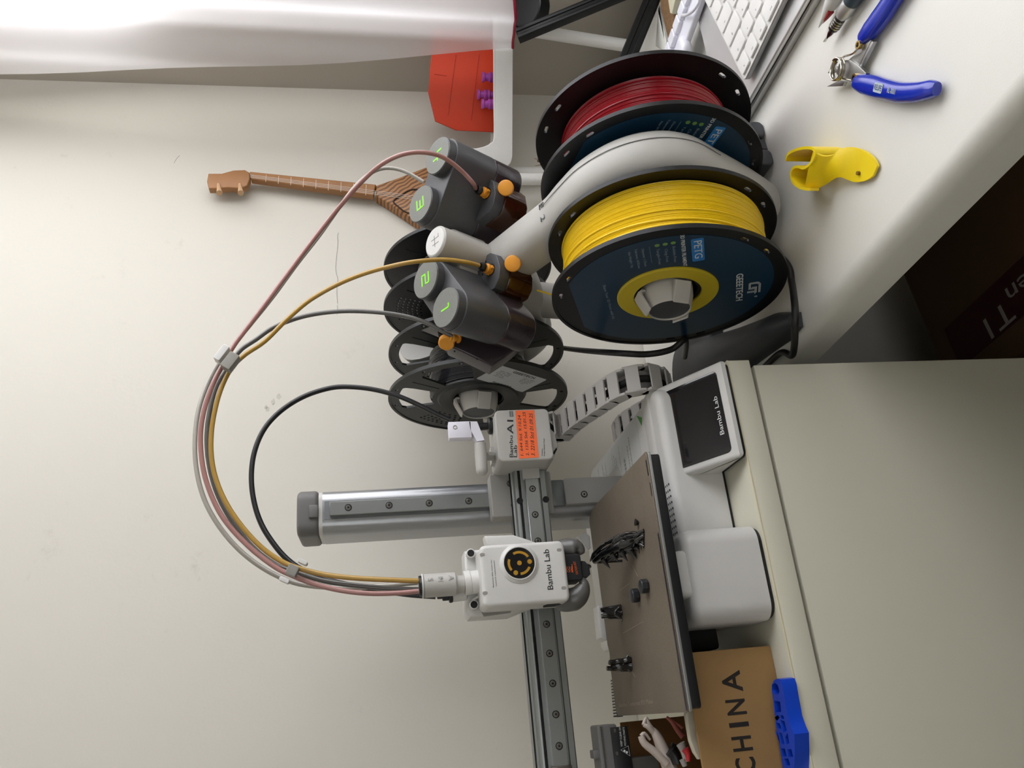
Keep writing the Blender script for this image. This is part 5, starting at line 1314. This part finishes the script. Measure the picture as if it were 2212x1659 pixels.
# S-shaped ribbon standing on edge
RH = 25.
rim = catmull([lift(x, y, RH) for x, y in ((1693, 346), (1699, 331), (1716, 321), (1740, 316), (1756, 319), (1761, 331), (1756, 346), (1746, 359), (1733, 366), (1720, 363), (1708, 367), (1704, 380), (1709, 394), (1724, 404), (1741, 406))], 6)
def ribbon(u, v):
    k = u*(len(rim)-1); i = min(int(k), len(rim)-2); a = rim[i].lerp(rim[i+1], k-i)
    n = (rim[min(i+1, len(rim)-1)]-rim[max(i-1, 0)]).normalized(); top = Dz+RH-3*abs(u-.35)
    if u > .62: top -= 5*(u-.62)
    bo_ = Dz+.4+max(0, u-.8)*65
    return Vector((a.x, a.y, bo_+(top-bo_)*v))
MB().grid(ribbon, 84, 10, thick=2.2).build('curled_sleeve', YELC, cl, ang=70)
up_ = catmull([lift(*p) for p in ((1760, 324, 24), (1776, 334, 20), (1798, 334, 14), (1818, 323, 10), (1844, 318, 6), (1872, 326, 3), (1892, 342, 2), (1900, 358, 1.6))], 6)
lo_ = catmull([lift(*p) for p in ((1738, 405, 20), (1765, 404, 12), (1790, 393, 8), (1814, 381, 8), (1832, 386, 5), (1852, 393, 2.4), (1874, 390, 1.8), (1891, 379, 1.6), (1900, 362, 1.6))], 6)
def tongue(u, v):
    k = u*(len(up_)-1); i = min(int(k), len(up_)-2); a = up_[i].lerp(up_[i+1], k-i); b = lo_[i].lerp(lo_[i+1], k-i)
    p = a.lerp(b, v); p.z += 3.0*sin(pi*v)*(1-u)**.5*sin(pi*min(1, u*1.4)); return p
tg = MB().grid(tongue, 48, 14, thick=2.0).build('tongue', YELC, cl, ang=70)
q = aZ(1852, 374, Dz+6); MB().cyl((q.x, q.y, Dz+2.0), (q.x, q.y, Dz+6.4), 1.5, n=16).build('tongue_hole', mat('amber_shadow', '7A5A08', .8), tg)

# ================================================================== white tray shelf in the corner with things in it
tray = thing('tray_shelf', 'white metal tray shelf on tube legs standing across the corner', 'shelf', (800, 330, Dz))
TW = mat('tray_white', 'E4E3DF', .35)
tA, tB = aY(1070, 118, 285), aY(1070, 300, 347)          # two points of the front rim
tB.z = tA.z; td_ = (tA-tB).normalized(); tn_ = Vector((-td_.y, td_.x, 0))
tf = Matrix((td_, tn_, Vector((0, 0, 1)))).transposed().to_4x4(); tf.translation = tB
TL_ = (tA-tB).length+52; TH = (aY(1070, 200, 318).z-aY(1107, 200, 318).z); TZ0 = tB.z-TH
def onf(x, y, off=0.):
    """Picture point on the front face of the tray."""
    n = tn_; d = at(x, y, 1, 300)-CAM; d.normalize(); o = tB+n*off; return CAM+d*((o-CAM).dot(n)/d.dot(n))
fl_ = tf.inverted()
def fp_(x, y): v = fl_ @ onf(x, y); return (v.x, v.z)
XZt = tf @ Matrix(((1,0,0,0),(0,0,1,0),(0,1,0,0),(0,0,0,1)))
inner = [fp_(*p) for p in ((1000, 327), (1025, 324), (1048, 319), (1062, 311), (1070, 296))]
outer_ = [fp_(*p) for p in ((1107, 300), (1107, 338), (1103, 352), (1092, 362), (1060, 362), (1010, 358))]
face = inner+[(TL_, 0), (TL_, -TH)]+outer_
MB().prism(face, -1, 2, bev=.9, M=XZt).build('front_wall', TW, tray)
rimp = [Vector((x, 0, z)) for x, z in inner]+[Vector((60, 0, .6)), Vector((TL_, 0, .6))]
MB(tf).tube([p+Vector((0, 1, .6)) for p in rimp], 1.9, 10, smooth=5).build('rolled_rim', TW, tray)
MB(tf).box(outer_[1][0]+2, TL_, 1, 54, -TH, -TH+2.5, .8).build('tray_floor', TW, tray)
MB(tf).box(inner[2][0]-6, TL_, 50, 53, -TH, 0, .8).build('back_wall', TW, tray)
MB(tf).box(outer_[4][0], inner[1][0]+3, 1, 34, -TH+4, inner[0][1], 5).build('end_wall', TW, tray)
lgA = aY(1150, 387, 372)
for x_, y_, lean in ((lgA.x, 372, 0), (lgA.x+34, 402, 0)):
    MB().cyl((x_, y_, TZ0+8), (x_, y_, Dz+.2), 8.5, n=24, bev=.5).build('leg', TW, tray)
a1, a2 = aY(1160, 68, 300), aY(1385, 104, 345)
rA, rB = aX(1150, 64, XR-32), aX(1420, 108, XR-42)
sl = Vector((rA.x, 300, TZ0+3)); 
L0_, L1_ = aX(1140, 65, 888), aX(1400, 106, 848)
MB().cyl(L0_, L1_ + (L1_-L0_)*((Dz+4-L1_.z)/(L1_.z-L0_.z)), 8.5, n=24, bev=.5).build('leg', TW, tray)
# orange-red panel standing in the tray against its back
OR = mat('orange_red_sheet', 'D23A12', .45, var=.12, scale=6)
brd = thing('orange_panel', 'orange-red panel standing in the white tray, behind the purple posts', 'panel', tf @ Vector((60, 40, -TH+3)))
def fb_(x, y, off=40.): v = fl_ @ onf(x, y, off); return (v.x, v.z)
q0_, q1_, q2_ = fb_(933, 100), fb_(925, 200), fb_(940, 262)
ob_ = [(q2_[0]-14, -TH+3), (TL_-4, -TH+3), (TL_-4, q0_[1]-2), q0_, q1_, q2_, (q2_[0]-12, q2_[1]-30)]
pn0 = MB().prism(ob_, 38, 43, bev=.8, M=XZt).build('panel_sheet', OR, brd)
FD = mat('fold_dark', 'B52C10', .5)
for p_ in (((938, 160), (965, 164)), ((985, 118), (968, 250)), ((1035, 118), (1018, 260))):
    MB().tube([onf(*p_[0], 37.8), onf(*p_[1], 37.8)], .45, 5).build('fold_line', FD, pn0)
PUR = mat('purple_plastic', 'B14FB0', .4, sss=.1)
def spoolpost(yp, top_px, off, label, r=7.6):
    c = onf(1060, yp, off); H = onf(top_px, yp, off).z-(TZ0+2.6); k = r/10.5
    pr_ = [(0, 0), (9.5, 0), (9.5, 4), (6.5, 6)]
    z = H
    pr_ += [(6.5, z-31), (9.5, z-28), (9.5, z-26), (7, z-24), (6.6, z-19), (9.6, z-17.5), (9.6, z-15.5), (8.6, z-14.4), (10, z-13), (10, z-10.5), (7.2, z-9), (6.8, z-4.4), (9.8, z-3.2), (9.8, z-.6), (9, z), (0, z)]
    o = MB().lathe([(a*k, b) for a, b in pr_], 32, Matrix.Translation((c.x, c.y, TZ0+2.6))).build('turned_post', PUR)
    tag(o, label, 'post', 'purple turned posts in the tray')
spoolpost(167, 1041, 16, 'purple ridged post standing alone, rightmost in the tray')
spoolpost(205, 1031, 27, 'taller purple ridged post, behind its shorter neighbour')
spoolpost(225, 1040, 13, 'shorter purple ridged post beside the taller one')
# wooden three-string lute leaning on the wall
WOOD = mat('varnished_wood', '99693A', .4, var=.25, scale=25)
def grain():
    m = mat('striped_wood', 'B07A42', .45); nt = m.node_tree; b = nt.nodes['Principled BSDF']
    tc = nt.nodes.new('ShaderNodeTexCoord'); wv = nt.nodes.new('ShaderNodeTexWave'); wv.inputs['Scale'].default_value = 55; wv.inputs['Distortion'].default_value = 7; wv.inputs['Detail Scale'].default_value = .6
    mp = nt.nodes.new('ShaderNodeMapping'); mp.inputs['Rotation'].default_value = (0, .6, 0)
    r = nt.nodes.new('ShaderNodeValToRGB'); r.color_ramp.elements[0].color = (*hx('6A4424'), 1); r.color_ramp.elements[1].color = (*hx('A87646'), 1); r.color_ramp.elements[0].position = .25; r.color_ramp.elements[1].position = .6
    nt.links.new(tc.outputs['Object'], mp.inputs['Vector']); nt.links.new(mp.outputs[0], wv.inputs['Vector']); nt.links.new(wv.outputs['Fac'], r.inputs[0]); nt.links.new(r.outputs[0], b.inputs['Base Color']); return m
GR = grain()
lute = thing('stringed_instrument', 'small wooden three-string lute with a triangular body, hanging on the wall', 'musical instrument', (690, 400, 60))
YL = 400.
def LP(pts): return [(aY(x, y, YL).x, aY(x, y, YL).z) for x, y in pts]
body = MB(); body.prism(LP([(811, 400), (812, 422), (845, 442), (890, 472), (940, 505), (1010, 530), (1030, 480), (1030, 380), (1000, 345), (940, 352), (905, 366), (858, 384)]), YL, YL+19.6, bev=3, M=XZ)
bo = body.build('soundboard', GR, lute)
hp = [(851, 435), (858, 446), (872, 457), (886, 461), (900, 460), (912, 450), (905, 436), (894, 430), (905, 424), (912, 412), (898, 408), (880, 415), (866, 424)]
hpts = [aY(x, y, YL-.2) for x, y in hp]
MB().tube(catmull([aY(850, 435, YL-.3), aY(862, 448, YL-.3), aY(876, 458, YL-.3), aY(895, 462, YL-.3), aY(910, 455, YL-.3), aY(912, 440, YL-.3), aY(900, 430, YL-.3), aY(908, 418, YL-.3), aY(902, 410, YL-.3), aY(885, 411, YL-.3), aY(866, 422, YL-.3)], 5, True), 1.3, 6, closed=True).build('heart_outline', mat('dark_wood_burn', '3A2415', .7), bo)
nk = MB(); nk.prism(LP([(540, 372), (542, 388), (806, 424), (812, 400)]), YL-2, YL+10, bev=1.5, M=XZ); nk = nk.build('neck', WOOD, lute)
for k in range(9):
    x = 575+k*27; p, q = aY(x, 374+(x-540)*.1, YL-2.4), aY(x-1, 388+(x-540)*.135, YL-2.4); MB().tube([p, q], .35, 5).build('fret', mat('fret_silver', 'D9CDB8', .3, .5), nk)
hd = MB(); hd.prism(LP([(451, 378), (448, 395), (452, 411), (470, 411), (495, 409), (520, 411), (535, 405), (541, 390), (540, 376), (530, 370), (505, 371), (480, 378)]), YL-4, YL+8, bev=2, M=XZ); hd = hd.build('headstock', WOOD, lute)
for x in (472, 518):
    p, q = aY(x, 398, YL-4), aY(x+2, 417, YL-16); MB().tube([p, p.lerp(q, .6), q], lambda t: 2.0+2.2*t, 8).build('tuning_peg', mat('peg_wood', 'C7A27C', .5), hd)
for s in (-1, 0, 1): MB().tube([aY(540, 380+s*2.5, YL-3.5), aY(700, 401+s*3, YL-4.5), aY(930, 432+s*4, YL-3)], .25, 4).build('string', mat('string_white', 'D8D5CC', .3), lute)
# dried sprig behind the red spool
tw = MB(); r_n = random.Random(3)
tc0 = aY(1150, 345, 300)
for i in range(9):
    a = r_n.uniform(0, 6.3); tw.tube([Vector((tc0.x+4, 300, -26)), Vector((tc0.x+6*cos(a), 300+4*sin(a), r_n.uniform(-40, -22))), Vector((tc0.x+12*cos(a), 300+8*sin(a), r_n.uniform(-60, -12)))], lambda t: 1.6*(1-t)+.3, 5, smooth=3)
tw.tube([Vector((tc0.x+6, 300, Dz+1.5)), Vector((tc0.x+5, 300, -90)), Vector((tc0.x+4, 300, -26))], 1.2, 6, smooth=3)
tag(tw.build('dried_sprig', mat('dry_brown', '7A6450', .9)), 'small dried brown sprig behind the red spool', 'dried plant')

# ================================================================== curtain
def curtain_mat():
    m = bpy.data.materials.new('sheer_white_fabric'); m.use_nodes = True; nt = m.node_tree; nt.nodes.clear()
    o = nt.nodes.new('ShaderNodeOutputMaterial'); d = nt.nodes.new('ShaderNodeBsdfDiffuse'); t = nt.nodes.new('ShaderNodeBsdfTranslucent'); tr = nt.nodes.new('ShaderNodeBsdfTransparent')
    d.inputs[0].default_value = (*hx('F8F6F9'), 1); t.inputs[0].default_value = (*hx('F8F6F9'), 1)
    a = nt.nodes.new('ShaderNodeMixShader'); a.inputs[0].default_value = .62; b = nt.nodes.new('ShaderNodeMixShader')
    nt.links.new(d.outputs[0], a.inputs[1]); nt.links.new(t.outputs[0], a.inputs[2]); nt.links.new(a.outputs[0], b.inputs[1]); nt.links.new(tr.outputs[0], b.inputs[2])
    tc = nt.nodes.new('ShaderNodeTexCoord'); n = nt.nodes.new('ShaderNodeTexNoise'); n.inputs['Scale'].default_value = 6
    mr = nt.nodes.new('ShaderNodeMapRange'); mr.inputs['To Min'].default_value = .12; mr.inputs['To Max'].default_value = .3
    nt.links.new(tc.outputs['Object'], n.inputs['Vector']); nt.links.new(n.outputs['Fac'], mr.inputs['Value']); nt.links.new(mr.outputs[0], b.inputs[0])
    nt.links.new(b.outputs[0], o.inputs[0]); return m
CUR = curtain_mat()
cur = thing('curtain', 'sheer white curtain with a dark red hem hanging before the window', 'curtain', (860, -200, 6))
cur.location = W((860, -200, 6))
def fold(y, z): return 852+9*sin(y*.055+z*.0008)+5*sin(y*.023+1.3)+3*sin(y*.12+z*.002)
def cedge(z): return 276+ (z-0)*.112
def zlow(y): return 26-max(0, (y-95))*.145
def csurf(u, v):
    z = v*1400; ye = cedge(z)-6*sin(z*.004); y = ye+( -1150-ye)*u; z += zlow(y)*(1-v)
    return Vector((fold(y, z), y, z))
MB().grid(csurf, 260, 24).build('curtain_cloth', CUR, cur, ang=80)
hem = [Vector((fold(y, zlow(y))-1, y, zlow(y)-.6+1.0*sin(y*.05))) for y in [276-i*5 for i in range(285)]]
MB().tube(hem, 1.9, 8).build('red_hem', mat('hem_dark_red', 'A01238', .6, var=.2, scale=800), cur, label='dark red overlocked hem')
MB().cyl((880, 330, 1420), (880, -1250, 1420), 12, n=20).build('curtain_rod', PVC, cur)
